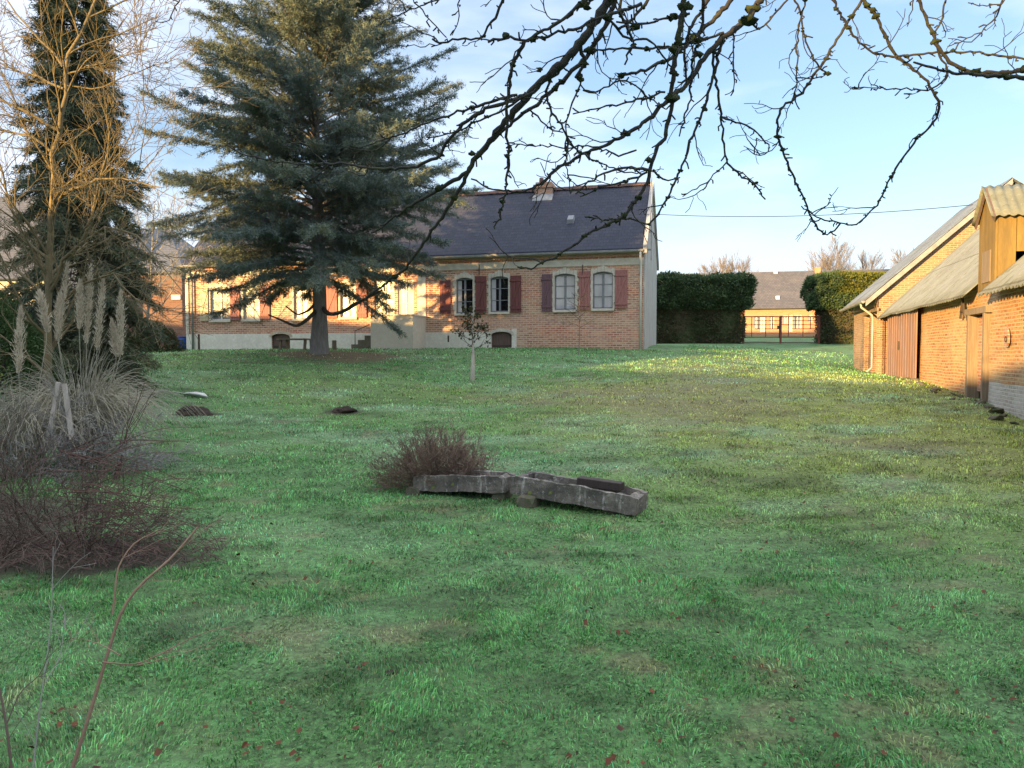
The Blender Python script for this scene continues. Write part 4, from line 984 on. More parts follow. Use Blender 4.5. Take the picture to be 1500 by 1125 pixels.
SPR = GD(122, 16)
spr_prof = [(.3, 1.3), (1.2, 1.6), (2.6, 1.5), (4.0, 1.3), (5.4, 1.1), (7.0, .85), (8.4, .62), (9.6, .4), (10.8, .1)]
conifer('spruce_tree', SPR, spr_prof, 11.0, M['needles_spruce'], M['bark_dark'], 'tall narrow dark spruce at the left edge of the garden', 8, 300, .9, 34, 60, .10, .019, .13, .4, .12, 1.0, None, .6)

# ---- left bare tree coloured as lit by low sun, traced main stem + grown crown
def poly3(pts, d, dd=0):
    return [P(a, b, d + dd * i) for i, (a, b) in enumerate(pts)]
def resample(pts, n):
    pts = np.array(pts, float); s = np.concatenate([[0], np.cumsum(np.linalg.norm(np.diff(pts, axis=0), axis=1))]); t_ = np.linspace(0, s[-1], n)
    return np.stack([np.interp(t_, s, pts[:, k]) for k in range(3)], 1)
rng = np.random.default_rng(31)
bt0 = GD(66, 9.5); left_tree = empty('bare_tree', bt0, 0, 'bare tree coloured golden as sunlit, with long arching twigs at the far left', 'tree')
T = Tubes(); TW = Tubes()
def limb(pts2, d, r0, r1, dd=0, kids=6, klen=.9, lv=2, spread=.7):
    q = resample(poly3(pts2, d, dd), max(8, len(pts2) * 2)); q[1:-1] += rng.normal(size=(len(q) - 2, 3)) * .012; T.add(q, np.linspace(r0, r1, len(q)) * .72)
    kids = int(kids * 1.7)
    for c in range(kids):
        f = .12 + .86 * (c + rng.random()) / kids; i = min(int(f * (len(q) - 1)), len(q) - 2); dv = q[i + 1] - q[i]; dv /= np.linalg.norm(dv); ax = np.cross(dv, rng.normal(size=3))
        grow(rng, TW, q[i], rot_about(dv, ax, spread * (.6 + .7 * rng.random())), klen * (.5 + .8 * rng.random()), max(.004, r0 * .35 * (1 - f * .5)), 1, lv + 1, (0, 5, 4), .6, .12, .02, .6, 6, .3, .1, .0026)
limb([(64, 640), (70, 520), (72, 400), (77, 277), (80, 229), (88, 192), (93, 160), (97, 125), (96, 88), (117, 53), (133, 19), (150, -30), (165, -90)], 9.5, .075, .02, 0, 14, 1.1)
limb([(88, 192), (49, 168), (0, 144), (-60, 120)], 9.5, .03, .012, -.1, 8)
limb([(93, 130), (50, 110), (0, 94), (-50, 70)], 9.5, .022, .01, .1, 8)
limb([(92, 98), (61, 61), (13, 5), (-20, -40)], 9.5, .022, .008, .1, 8)
limb([(80, 229), (45, 200), (0, 190), (-60, 170)], 9.5, .025, .01, .05, 8)
limb([(97, 108), (130, 98), (160, 90), (190, 80), (235, 68)], 9.5, .018, .005, -.1, 8)
limb([(96, 125), (140, 130), (170, 118), (215, 100), (262, 85)], 9.5, .014, .005, -.1, 8)
limb([(75, 300), (110, 275), (150, 262), (180, 262), (240, 275)], 9.5, .03, .008, -.15, 9)
limb([(72, 380), (40, 360), (15, 300), (0, 240), (-20, 180)], 9.5, .03, .01, 0, 8)
limb([(72, 420), (110, 370), (130, 330), (150, 250), (165, 170), (170, 90)], 9.5, .035, .008, -.1, 9)
limb([(192, 259), (203, 235), (213, 187), (212, 133), (205, 59), (211, 0), (215, -40)], 9.2, .009, .005, 0, 6)
limb([(72, 430), (105, 360), (160, 330), (200, 345), (240, 390), (270, 430)], 9.5, .03, .006, -.15, 9)
limb([(68, 470), (110, 420), (165, 400), (200, 440), (225, 480)], 9.5, .03, .006, -.15, 8)
limb([(70, 440), (30, 400), (0, 380), (-50, 350)], 9.5, .03, .01, 0, 8)
T.build('trunk', M['bark_sunlit'], left_tree, 7); TW.build('crown', M['bark_sunlit'], left_tree, 3)

# thin pale tree behind, left of the cedar
bare_tree('bare_tree', GD(212, 30), 7.4, 44, M['bark_grey'], 'thin grey bare tree between the spruce and the cedar', 'tree', None, nchild=(16, 7, 6), rmin=.007, rad=.07, shrink=.6, tmin=.2, up=.05)

# broken pale trunks
def stems(name, base, specs, mat, label, cat, sides=7, part='stem'):
    root = empty(name, base, 0, label, cat)
    for pts2, d, r0, r1 in specs:
        T = Tubes(); q = resample(poly3(pts2, d), 12); q[1:-1] += rng.normal(size=(10, 3)) * .012; T.add(q, np.linspace(r0, r1, 12)); T.build(part, mat, root, sides)
    return root
rngp = np.random.default_rng(91)
M['pampas_leaf'] = simple('pampas_leaf', (.26, .27, .22), (.42, .37, .27), 1.2, .8, .1)
M['plume'] = foliage('pampas_plume', (.60, .52, .41), (.47, .41, .32), (.68, .61, .50), 1.5, 7, .25)
def pampas(px, d, n, hgt, plumes, label):
    b = GD(px, d); root = empty('pampas_grass', b, 0, label, 'ornamental grass', 'pampas grass clumps'); T = Tubes()
    for k in range(n):
        a = rngp.random() * 6.283; r = rngp.random() ** .6; L = hgt * (.6 + .55 * rngp.random()); out = (.12 + .48 * r); q = []
        o_ = b + np.array([math.cos(a) * .22 * r, math.sin(a) * .22 * r, -.02])
        for i in range(9):
            f = i / 8; q.append(o_ + np.array([math.cos(a) * out * L * f ** 1.5, math.sin(a) * out * L * f ** 1.5, L * (f * 1.05 - (.25 + .65 * r) * f ** 2.6)]) + rngp.normal(size=3) * .012)
        T.add(q, [.0035, .004, .004, .0037, .0033, .003, .0025, .002, .001])
    T.build('leaves', M['pampas_leaf'], root, 3)
    for (pt, rt, rb) in plumes:
        top = P(pt, rt, d + .1 * rngp.normal()); low = P(pt + rngp.normal() * 11, rb - 15 + 45 * rngp.random(), top[1]); T = Tubes(); base_ = b + np.array([(top[0] - b[0]) * .3, 0, 0])
        q = resample([base_, (base_ * .4 + low * .6) + [0, 0, .05], low, top], 12); T.add(q, np.linspace(.006, .003, 12)); st = T.build('stalk', M['pampas_leaf'], root, 5)
        m = 900; f = rngp.random(m); c = low + (top - low) * f[:, None]; wd = .025 * np.sin(np.clip(f * .93 + .07, 0, 1) * math.pi) ** .7 + .006
        off_ = rngp.normal(size=(m, 3)) * wd[:, None] * .7; dr = (top - low) / np.linalg.norm(top - low) * 1.2 + off_ * 12 + rngp.normal(size=(m, 3)) * .25
        V, F = leaves(c + off_, dr, .05 * (.6 + .8 * rngp.random(m)), .008, rngp); setmesh('plume', V - b, F, M['plume'], st)
        st.children[0].parent = st
pampas(118, 9.3, 900, 2.05, [(99, 388, 470), (133, 390, 480), (151, 408, 490), (177, 428, 500), (118, 412, 490), (164, 470, 530), (88, 430, 510)], 'grey green pampas grass clump with tall pale plumes under the left bare tree')
pampas(22, 8.6, 420, 1.7, [(58, 428, 500), (30, 452, 520)], 'smaller pampas grass clump at the left picture edge')

# leaning pale stakes
for k, (pts2, lab) in enumerate((([(72, 640), (86, 560)], 'left pale stake leaning under the grey brushwood'), ([(106, 645), (94, 562)], 'right pale stake leaning under the grey brushwood'))):
    a = P(*pts2[0], 8.3); b = P(*pts2[1], 8.3); o = empty('wooden_stake', a, 0, lab, 'stake', 'stakes under the brushwood')
    mb = MB().bar((0, 0, 0), tuple(b - a), .045, .03); mb.build('stake', M['bark_pale'], o)
for o in [o for o in COL.objects if o.name.startswith('wooden_stake')]:
    ch_ = o.children[0]; me = ch_.data; bpy.data.objects.remove(ch_); loc = o.location.copy(); lab = o['label']; bpy.data.objects.remove(o)
    n_ = bpy.data.objects.new('wooden_stake', me); COL.objects.link(n_); n_.location = loc; tag(n_, lab, 'stake', 'stakes under the brushwood')

# ---- shrubs
def shrub(name, base, rx, hgt, seed, mat, label, n=60, lv=2, rad=.006, up=.03, wander=.12, spreadang=1.0, kids=(0, 5, 4), lean=(0, 0), cat='shrub', rmin=.0022, ry=None, group=None, length=None, arch=0.0, part=None):
    rng = np.random.default_rng(seed); root = empty(name, base, 0, label, cat, group); T = Tubes(); ry = ry or rx; b = np.array(base, float)
    for k in range(n):
        a = rng.random() * 6.283; r = math.sqrt(rng.random()); o_ = b + np.array([math.cos(a) * rx * .35 * r, math.sin(a) * ry * .35 * r, -.03]); tilt = spreadang * r
        d = np.array([math.cos(a) * math.sin(tilt) * rx / max(rx, ry) + lean[0], math.sin(a) * math.sin(tilt) * ry / max(rx, ry) + lean[1], math.cos(tilt)]); L = (length or hgt) * (.65 + .45 * rng.random())
        grow(rng, T, o_, d, L, rad * (.6 + .8 * rng.random()), 1, lv + 1, kids, .55, wander, up - arch, .5, 7, .3, .25, rmin)
    o = T.build('twigs', mat, root, 3); return root
tb = G(628, 722)
shrub('twiggy_bush', tb + [.05, .25, 0], .46, .62, 3, M['twig_brush'], 'round reddish brown leafless bush behind the left stone trough', 120, 3, .005, .02, .12, 1.15, (0, 7, 6, 4), rmin=.0016, ry=.4)
shrub('brushwood', GD(60, 8.6), .7, .9, 4, M['bark_grey'], 'dense grey leafless brushwood in front of the pampas grass', 32, 3, .008, .0, .13, 1.0, (0, 7, 5, 3), rmin=.0028, ry=.8)
shrub('brushwood', GD(140, 8.7), .7, .7, 14, M['bark_grey'], 'low grey spreading brushwood right of the stakes', 34, 3, .006, -.03, .13, 1.3, (0, 7, 5, 3), rmin=.0026, ry=.8)
# dark bramble thicket, near left
bb = GD(110, 5.9)
shrub('bramble_bush', bb, 1.1, .9, 6, M['twig_bramble'], 'dark purplish bramble thicket with canes arching to the right', 60, 2, .0045, -.02, .14, 1.3, (0, 6, 4), rmin=.0022, ry=.7, length=.75, arch=.04)
shrub('bramble_bush', GD(-20, 5.7), 1.0, .95, 16, M['twig_bramble'], 'dark bramble thicket cut by the left picture edge', 55, 2, .0045, -.02, .14, 1.2, (0, 6, 4), rmin=.0022, ry=.7, length=.95, arch=.03)
bramble = bpy.data.objects['bramble_bush']; T = Tubes(); rng = np.random.default_rng(77)
for k in range(48):
    r0_ = 655 + 150 * rng.random(); x0_ = 60 + 110 * rng.random(); ex = 215 + 95 * rng.random(); ey = r0_ + (20 + 50 * rng.random()) * (1 if rng.random() < .8 else -.6); dp = 5.4 + .7 * rng.random()
    mid_ = ((x0_ + ex) / 2, (r0_ + ey) / 2 - 18 * rng.random() - 4)
    q = resample([P(x0_, r0_, dp), P(*mid_, dp - .05), P(ex, ey, dp - .1)], 8); q[1:-1] = (q[:-2] + q[2:] + q[1:-1]) / 3; T.add(q, np.linspace(.0045, .0018, 8))
T.build('arching_canes', M['twig_red'], bramble, 3)
# dead mulch of stems on the ground at the thicket
rng = np.random.default_rng(8); T = Tubes()
for k in range(1500):
    x0_ = -4.9 + 2.7 * rng.random(); y0_ = 5.1 + 1.1 * rng.random(); a = rng.random() * 3.14; L = .08 + .2 * rng.random(); x1_ = x0_ + math.cos(a) * L; y1_ = y0_ + math.sin(a) * L * .6
    if rng.random() > gauss(x0_, y0_, -3.6, 5.6, 1.3, .5): continue
    T.add([(x0_, y0_, Hs(x0_, y0_) + .02 + .04 * rng.random()), ((x0_ + x1_) / 2, (y0_ + y1_) / 2, Hs(x0_, y0_) + .05 + .05 * rng.random()), (x1_, y1_, Hs(x1_, y1_) + .02 + .05 * rng.random())], .003)
V, F = T.arrays(3); o = setmesh('twig_litter', V, F, M['twig_bramble']); tag(o, 'dark dead twig litter on bare soil under the brambles', 'litter', kind='stuff')
# evergreen mass, far left
def evergreen(name, c, r, n, seed, label, mat, size=.09):
    rng = np.random.default_rng(seed); root = empty(name, (c[0], c[1], c[2]), 0, label, 'shrub'); v = rng.normal(size=(n, 3)); v /= np.linalg.norm(v, axis=1)[:, None]; v[:, 2] = np.abs(v[:, 2]) * 1.0 - .0
    b = fbm(v[:, 0] * 3 + 5, v[:, 2] * 3 + v[:, 1] * 2, 1, seed, 3); p = v * np.array(r) * (.62 + .55 * b - .25 * rng.random(n) ** 2)[:, None]
    V, F = leaves4(p, v + rng.normal(size=(n, 3)) * .8, size, size * .5, rng); setmesh('foliage', V, F, mat, root)
    T = Tubes()
    for k in range(8): a = k * .8; T.add([(0, 0, -.1), (math.cos(a) * r[0] * .25, math.sin(a) * r[1] * .25, r[2] * .4), (math.cos(a) * r[0] * .5, math.sin(a) * r[1] * .5, r[2] * .75)], [.05, .03, .012])
    V, F = T.arrays(5); setmesh('stems', V, F, M['bark_dark'], root); return root
evergreen('evergreen_shrub', GD(-25, 13), (1.5, 1.2, 2.35), 20000, 3, 'dark rounded evergreen shrub at the left picture edge', M['evergreen'], .07)
evergreen('evergreen_shrub', GD(225, 27) + [0, 0, -.1], (1.1, .9, 1.3), 7000, 13, 'low dark shrub in front of the old brick outbuilding', M['hedge_under'], .08)
evergreen('evergreen_shrub', GD(30, 22), (2.6, 1.6, 2.1), 14000, 33, 'wide dark shrub behind the spruce foot', M['hedge_under'], .09)

# foreground canes lower left
rng = np.random.default_rng(15)
def cane(specs, label, mat, d, name='thin_sapling', twn=0):
    base = P(*specs[0][0][0], d); gr = Hs(base[0], base[1]); root = empty(name, (base[0], base[1], gr), 0, label, 'sapling'); T = Tubes(); T2 = Tubes()
    for pts2, r0, r1 in specs:
        n = max(8, 3 * len(pts2)); q = resample([P(a, b, d + .05 * i) for i, (a, b) in enumerate(pts2)], n)
        q2 = q.copy(); q2[1:-1] = (q[:-2] + q[2:] + q[1:-1] * 2) / 4; T.add(q2, np.linspace(r0, r1, n))
        for k in range(twn):
            i = rng.integers(2, n - 1); dv = q[i] - q[i - 1]; dv /= np.linalg.norm(dv); grow(rng, T2, q[i], rot_about(dv, np.cross(dv, rng.normal(size=3)), .6), .10 + .12 * rng.random(), .0014, 1, 2, (0, 2), .6, .1, 0, .6, 5, .4, .2, .0009)
    T.build('stem', mat, root, 6)
    if twn: T2.build('twigs', mat, root, 3)
    return root
cane([([(95, 1160), (130, 1050), (160, 950), (178, 890), (210, 850), (245, 825), (290, 772)], .0085, .004), ([(165, 900), (172, 830), (195, 795), (235, 775)], .0042, .0018), ([(150, 970), (200, 975), (250, 950), (300, 925), (345, 918)], .003, .0012), ([(200, 975), (270, 958), (330, 930)], .002, .001), ([(176, 960), (150, 945), (120, 935), (95, 940)], .0022, .001)], 'long tan sapling stem curving up to the right in the near left corner', M['cane'], 2.7, twn=3)
cane([([(20, 1160), (12, 1080), (2, 1020), (-12, 960)], .0055, .003), ([(10, 1060), (30, 1010), (60, 990), (80, 930)], .0025, .001)], 'short dark sapling stem at the bottom left corner', M['twig_bramble'], 2.6, twn=3)
cane([([(45, 1160), (60, 1020), (75, 920), (78, 800)], .0035, .0012), ([(66, 1000), (90, 960), (95, 900)], .002, .001)], 'faint upright grey sapling beside the corner stems', M['bark_grey'], 2.8, twn=4)
b_ = G(170, 705); T = Tubes(); root = empty('red_shoot', b_, 0, 'upright red brown shoot rising behind the bramble thicket', 'sapling')
for k in range(7):
    q = resample([b_ + [rng.normal() * .03, 0, -.05], P(183 + rng.normal() * 5, 640, b_[1] + .05), P(214 + rng.normal() * 9, 560 + 14 * rng.random() * k / 3, b_[1] + .1)], 8); q[1:-1] += rng.normal(size=(6, 3)) * .01; T.add(q, np.linspace(.009 if k == 0 else .005, .002, 8))
T.build('stems', M['twig_red'], root, 5)

# ---- young apple tree with leaves (near the house) + second faint one
def sapling(px, row_base, row_top, d_, seed, label, leafy, rad, name='young_tree', bark='bark_grey'):
    rng = np.random.default_rng(seed); b = G(px, row_base); d = b[1]; zt = P(px, row_top, d)[2]; h = zt - b[2]; root = empty(name, b, 0, label, 'tree'); T = Tubes(); T2 = Tubes()
    q = resample([b + [0, 0, -.1], b + [.02, 0, h * .4], b + [0, 0, h * .75], b + [.04, 0, h]], 10); rr = np.interp(np.linspace(0, 1, 10), [0, .4, .5, 1], [rad, rad * .8, rad * .45, rad * .15]); T.add(q, rr)
    nbr = 16
    for k in range(nbr):
        f = .42 + .55 * k / nbr; p = b + [0, 0, h * f]; a = k * 2.4; L = h * .36 * (1.25 - f); dv = np.array([math.cos(a), math.sin(a) * .6, .55]); grow(rng, T2, p, dv, L, .009, 1, 2, (0, 4), .6, .12, .02, .6, 6, .3, .2, .004)
    T.build('trunk', M[bark], root, 8); T2.build('limbs', M['bark_dark'], root, 4)
    if leafy:
        pts = np.concatenate([a for k_ in T2.g for a, r in T2.g[k_]]); pts = pts[rng.random(len(pts)) < leafy]; pts = np.repeat(pts, 3, 0) + rng.normal(size=(len(pts) * 3, 3)) * .03
        V, F = leaves4(pts, rng.normal(size=pts.shape), .09, .055, rng); setmesh('crown', V - b, F, M['sap_leaf'], root)
    return root
sapling(692, 557, 452, 20, 3, 'small young tree with pale stem and sparse dark leaves on the lawn', .28, .06, bark='bark_pale')
sapling(848, 522, 425, 27, 5, 'very thin leafless sapling in front of the curtained windows', 0, .02, bark='bark_far')

# ================================================================== OVERHEAD APPLE BRANCHES
rng = np.random.default_rng(101)
OV = [  # (points, start radius px, end radius px, depth offset)
 ([(930,-70),(912,-30),(893,0),(871,32),(846,68),(832,85),(804,110),(775,139),(758,160),(729,192),(697,231),(686,252)],7.5,4.0,0),
 ([(686,252),(654,270),(619,292),(594,306),(566,327),(544,341)],3.4,1.8,0),
 ([(686,252),(672,281),(651,313),(633,338),(610,372),(593,394),(564,416),(530,440),(500,455),(486,461)],3.2,1.6,0),
 ([(915,-40),(885,40),(858,86),(822,120),(790,150),(748,180),(722,205),(700,228)],4.2,2.2,.12),
 ([(772,140),(729,153),(690,171),(672,188),(654,210),(647,228),(615,242),(576,249),(530,245),(497,239),(442,240),(396,236),(355,226),(331,212)],3.2,1.2,0),
 ([(758,139),(708,153),(672,164),(637,174),(601,192),(560,205),(530,216)],2.4,.9,.05),
 ([(786,130),(740,160),(700,180),(660,196),(625,205)],2.0,.9,-.1),
 ([(768,60),(754,85),(747,117),(743,160),(743,199),(745,242),(740,277),(736,302),(734,322)],2.8,1.5,-.12),
 ([(734,322),(722,326)],1.5,.9,-.12),
 ([(920,-30),(886,-8),(857,0),(832,21),(800,43),(768,60),(740,53),(715,62)],3.0,1.8,-.12),
 ([(940,5),(921,14),(886,21),(850,39),(814,50),(779,59)],2.4,1.8,-.12),
 ([(760,-50),(745,-20),(736,0),(724,28),(715,39),(704,57),(665,57),(647,64),(633,57)],2.4,1.4,.2),
 ([(590,-30),(605,0),(626,25),(647,46),(654,55)],1.2,.9,.2), ([(647,64),(615,69),(583,66)],1.0,.6,.2),
 ([(670,-20),(644,0),(601,14),(566,28),(551,39)],1.4,.8,.25), ([(672,-10),(674,28),(662,52)],1.1,.7,.2),
 ([(1020,-60),(1008,-25),(1003,0),(999,21),(992,64),(985,107),(982,160),(974,199),(957,228),(953,249),(946,270),(932,295),(914,316),(886,331),(857,345),(836,363),(814,377),(793,384),(775,395),(758,391)],4.6,1.3,-.2),
 ([(1135,-50),(1114,0),(1092,32),(1060,53),(1028,89),(1007,124),(974,149),(950,176),(914,199),(871,220),(836,235),(807,252),(797,267),(761,281),(720,278),(690,262)],5.8,1.2,.1),
 ([(1100,-40),(1070,0),(1045,30),(1010,60),(985,85),(940,104),(911,110)],4.2,2.2,.25),
 ([(953,249),(921,245),(886,252),(861,267),(843,284)],2.4,1.2,-.2), ([(948,252),(928,262),(907,268),(871,276),(850,288)],2.0,1.0,-.2),
 ([(974,135),(957,142),(921,149),(886,156),(839,167)],2.0,1.0,.1),
 ([(832,92),(797,128),(804,156),(825,188),(836,210),(857,228),(886,242),(910,250)],2.0,1.1,0),
 ([(932,220),(907,228),(868,213),(825,217),(779,213),(740,210)],1.6,.8,.05),
 ([(1060,53),(1046,107),(1039,131),(1028,167),(1014,199),(1000,242),(992,256),(982,281),(967,309),(950,330),(921,320),(886,322),(857,318)],2.8,1.2,.1),
 ([(957,249),(974,267),(996,260)],1.8,1.0,-.2), ([(1010,20),(971,28),(939,36),(903,32)],2.2,1.4,-.1), ([(1060,48),(1028,60),(992,68),(950,71),(914,71),(868,75)],2.4,1.5,.1),
 ([(850,100),(850,121),(832,164),(829,199),(830,242),(836,284)],1.5,.8,0), ([(775,160),(786,171),(807,192),(825,194)],1.4,1.0,.1),
 ([(854,132),(871,135),(907,121),(921,117),(950,142),(975,160)],1.5,1.0,.1), ([(850,62),(857,96),(843,114)],3.2,2.2,0),
 ([(886,21),(921,60),(950,57),(971,82),(986,100)],2.0,1.4,.05), ([(920,-30),(905,20),(930,60),(915,95)],2.8,1.6,.2), ([(960,-40),(950,0),(925,30),(905,45)],3.2,2.0,.15),
 ([(1050,-40),(1040,0),(1010,40),(1003,80),(1006,124)],3.2,1.8,.0), ([(1028,-30),(1030,30),(1015,90),(1010,150),(995,200)],2.6,1.2,-.15),
 ([(1050,60),(1043,85),(1053,142),(1057,178),(1060,213),(1064,238),(1082,256),(1107,270),(1121,292)],2.4,1.3,.1),
 ([(1057,171),(1078,178),(1107,192),(1124,210),(1132,217),(1121,228),(1107,229),(1094,217)],1.9,.8,.1), ([(1064,238),(1036,267),(1000,288)],1.3,.9,.1),
 ([(1075,40),(1075,96),(1076,135),(1062,139)],1.5,.8,.1), ([(1170,-30),(1153,0),(1132,25),(1110,46),(1103,36)],1.7,1.6,.1),
 ([(1155,-30),(1164,0),(1174,21),(1178,57),(1192,85),(1204,103),(1215,110)],1.7,1.5,.1), ([(1190,-30),(1181,0),(1171,28),(1167,64),(1167,114),(1165,149),(1171,160)],1.8,1.1,.15), ([(1167,114),(1185,116),(1204,112)],1.2,1.2,.15),
 ([(1275,-20),(1263,0),(1242,32),(1213,78),(1196,107),(1171,139),(1142,160),(1137,192),(1149,228),(1164,263),(1178,292),(1188,320),(1203,341),(1210,345),(1224,338),(1231,327)],2.6,1.6,.1),
 ([(1205,-30),(1220,0),(1242,39),(1260,64),(1284,80),(1313,84),(1338,80),(1384,76),(1427,76),(1469,82),(1500,87),(1560,95)],2.0,1.8,.0),
 ([(1262,-40),(1263,0),(1284,25),(1295,50),(1309,78),(1331,96),(1356,117),(1366,132),(1377,153),(1370,178),(1345,203),(1320,235),(1302,263),(1288,295),(1270,316),(1252,331),(1228,325),(1199,320),(1174,302)],3.0,1.2,.05),
 ([(1335,-40),(1345,0),(1359,32),(1373,68),(1388,89),(1409,100),(1434,107),(1500,103),(1580,98)],2.2,4.2,-.1), ([(1390,-30),(1384,0),(1380,28),(1370,46)],1.8,1.6,-.1),
 ([(1373,68),(1391,110),(1377,124),(1356,132),(1302,130),(1245,127)],1.9,.7,-.1), ([(1580,118),(1500,114),(1437,110),(1405,107),(1370,100),(1338,91)],4.6,1.6,-.3),
 ([(1475,-30),(1469,0),(1462,21),(1441,43),(1409,60),(1388,68)],1.5,.9,-.1), ([(1341,-10),(1329,39)],1.2,.8,-.1), ([(1192,316),(1210,302),(1228,274)],1.1,.6,.1),
 ([(1490,-30),(1470,5),(1440,8),(1418,4)],1.3,.8,-.1), ([(1356,132),(1330,139)],.8,.6,-.1),
 ([(278,-40),(264,0),(251,19),(249,32),(228,32)],1.6,.7,.3),
]
apple_base = np.array([4.7, 4.2, Hs(4.7, 4.2)])
apple = empty('apple_tree', apple_base, 0, 'dark lichened bare tree whose branches hang across the top of the view', 'tree')
T = Tubes(); T2 = Tubes(); MS = []
def odepth(px, py, off): return 3.9 + off + .35 * math.sin(px * .006) + .0012 * (py - 150)
for pts2, r0, r1, off in OV:
    pts3 = [P(a, b, odepth(a, b, off)) for a, b in pts2]
    Lp = sum(math.hypot(pts2[i + 1][0] - pts2[i][0], pts2[i + 1][1] - pts2[i][1]) for i in range(len(pts2) - 1)); n = max(6, int(Lp / 7))
    q = resample(pts3, n); sm = q.copy(); sm[1:-1] = (q[:-2] + q[2:] + q[1:-1] * 2) / 4; q = sm
    q[1:-1] += rng.normal(size=(n - 2, 3)) * .0035
    rr = np.linspace(r0, r1, n) * (.82 * 3.9 / FOC); rr = rr * (1 + .28 * (rng.random(n) - .3)); T.add(q, rr)
    # spurs and side twigs
    for i in range(1, n - 1):
        if rng.random() < .5:
            dv = q[i + 1] - q[i]; dv /= np.linalg.norm(dv); nd = rot_about(dv, np.cross(dv, rng.normal(size=3)), .5 + .7 * rng.random())
            L = (.012 + .030 * rng.random() ** 1.6); m_ = q[i] + nd * L * .6 + rng.normal(size=3) * .004; T2.add([q[i], m_, q[i] + nd * L + rng.normal(size=3) * .008], [rr[i] * .75, .0042, .0036])
        if rng.random() < .07 and r0 > 1.2:
            dv = q[i + 1] - q[i]; dv /= np.linalg.norm(dv); nd = rot_about(dv, np.cross(dv, rng.normal(size=3)), .5 + .5 * rng.random())
            grow(rng, T2, q[i], nd, .12 + .22 * rng.random(), .0036, 1, 2, (0, 3), .8, .26, .02, .5, 8, .5, .3, .0017)
        if rng.random() < .13 * min(1, r0 / 2.5): MS.append((q[i], rr[i] * (1.15 + .9 * rng.random())))
for px, py, off, r in ((857, 8, .1, 9), (910, 110, .2, 7), (741, 53, -.12, 6), (779, 58, -.12, 6), (849, 112, 0, 6), (790, 102, 0, 5), (1003, 10, -.2, 11), (985, 25, -.1, 8), (745, 215, -.12, 4), (950, 235, -.2, 6), (793, 385, -.2, 4), (1270, 8, .05, 7), (1212, 108, .1, 6), (1430, 105, -.2, 8), (1022, 80, .1, 8), (1370, 137, .05, 5), (930, 40, .1, 8), (1374, 60, -.1, 5), (1108, 268, .1, 5), (690, 225, 0, 6), (1325, 94, .05, 4)):
    MS.append((P(px, py, odepth(px, py, off)), r * 3.9 / FOC * .62))
# off-frame limbs joining everything to the trunk on the right
def big(pts, r0, r1):
    q = resample(pts, 14); q[1:-1] += rng.normal(size=(12, 3)) * .02; T.add(q, np.linspace(r0, r1, 14))
crotch = apple_base + [-.2, 0, 1.9]
big([apple_base + [0, 0, -.2], apple_base + [.05, 0, 1.0], crotch], .19, .15)
hub = P(1120, -160, 4.0)
big([crotch, P(1650, -260, 4.2), P(1330, -230, 4.1), hub, P(960, -110, 3.9), P(925, -60, 3.85)], .13, .03)
big([crotch, P(1720, 20, 4.0), P(1600, 105, 3.9), P(1570, 110, 3.8)], .06, .02)
for tx in (1020, 1100, 1135, 1190, 1205, 1262, 1335, 1390, 1475, 1170, 1050): 
    s_ = P(min(tx + 60, 1500), -195, 4.05); big([s_, P(tx + 20, -110, 4.0), P(tx, -40, odepth(tx, -40, .05))], .022, .009)
for tx in (760, 670, 590, 278):
    big([P(940, -120, 3.95), P((tx + 940) / 2, -110, 4.0), P(tx, -30, odepth(tx, -30, .2))], .02, .007)
T.build('trunk', M['bark_apple'], apple, 7); T2.build('twigs', M['bark_apple'], apple, 4)
V = []; F = []
bm = bmesh.new(); bmesh.ops.create_icosphere(bm, subdivisions=2, radius=1); bv = np.array([v.co[:] for v in bm.verts]); bf = np.array([[v.index for v in f.verts] for f in bm.faces]); bm.free()
for k, (c, r) in enumerate(MS):
    jit = 1 + .45 * rng.normal(size=(len(bv), 1)) * .8; V.append(c + bv * r * np.array([1.2, 1, .85]) * np.clip(jit, .4, 1.8)); F.append(bf + k * len(bv))
o = setmesh('moss_tufts', np.concatenate(V) - apple_base, np.concatenate(F), M['moss'], apple); o['kind'] = 'stuff'

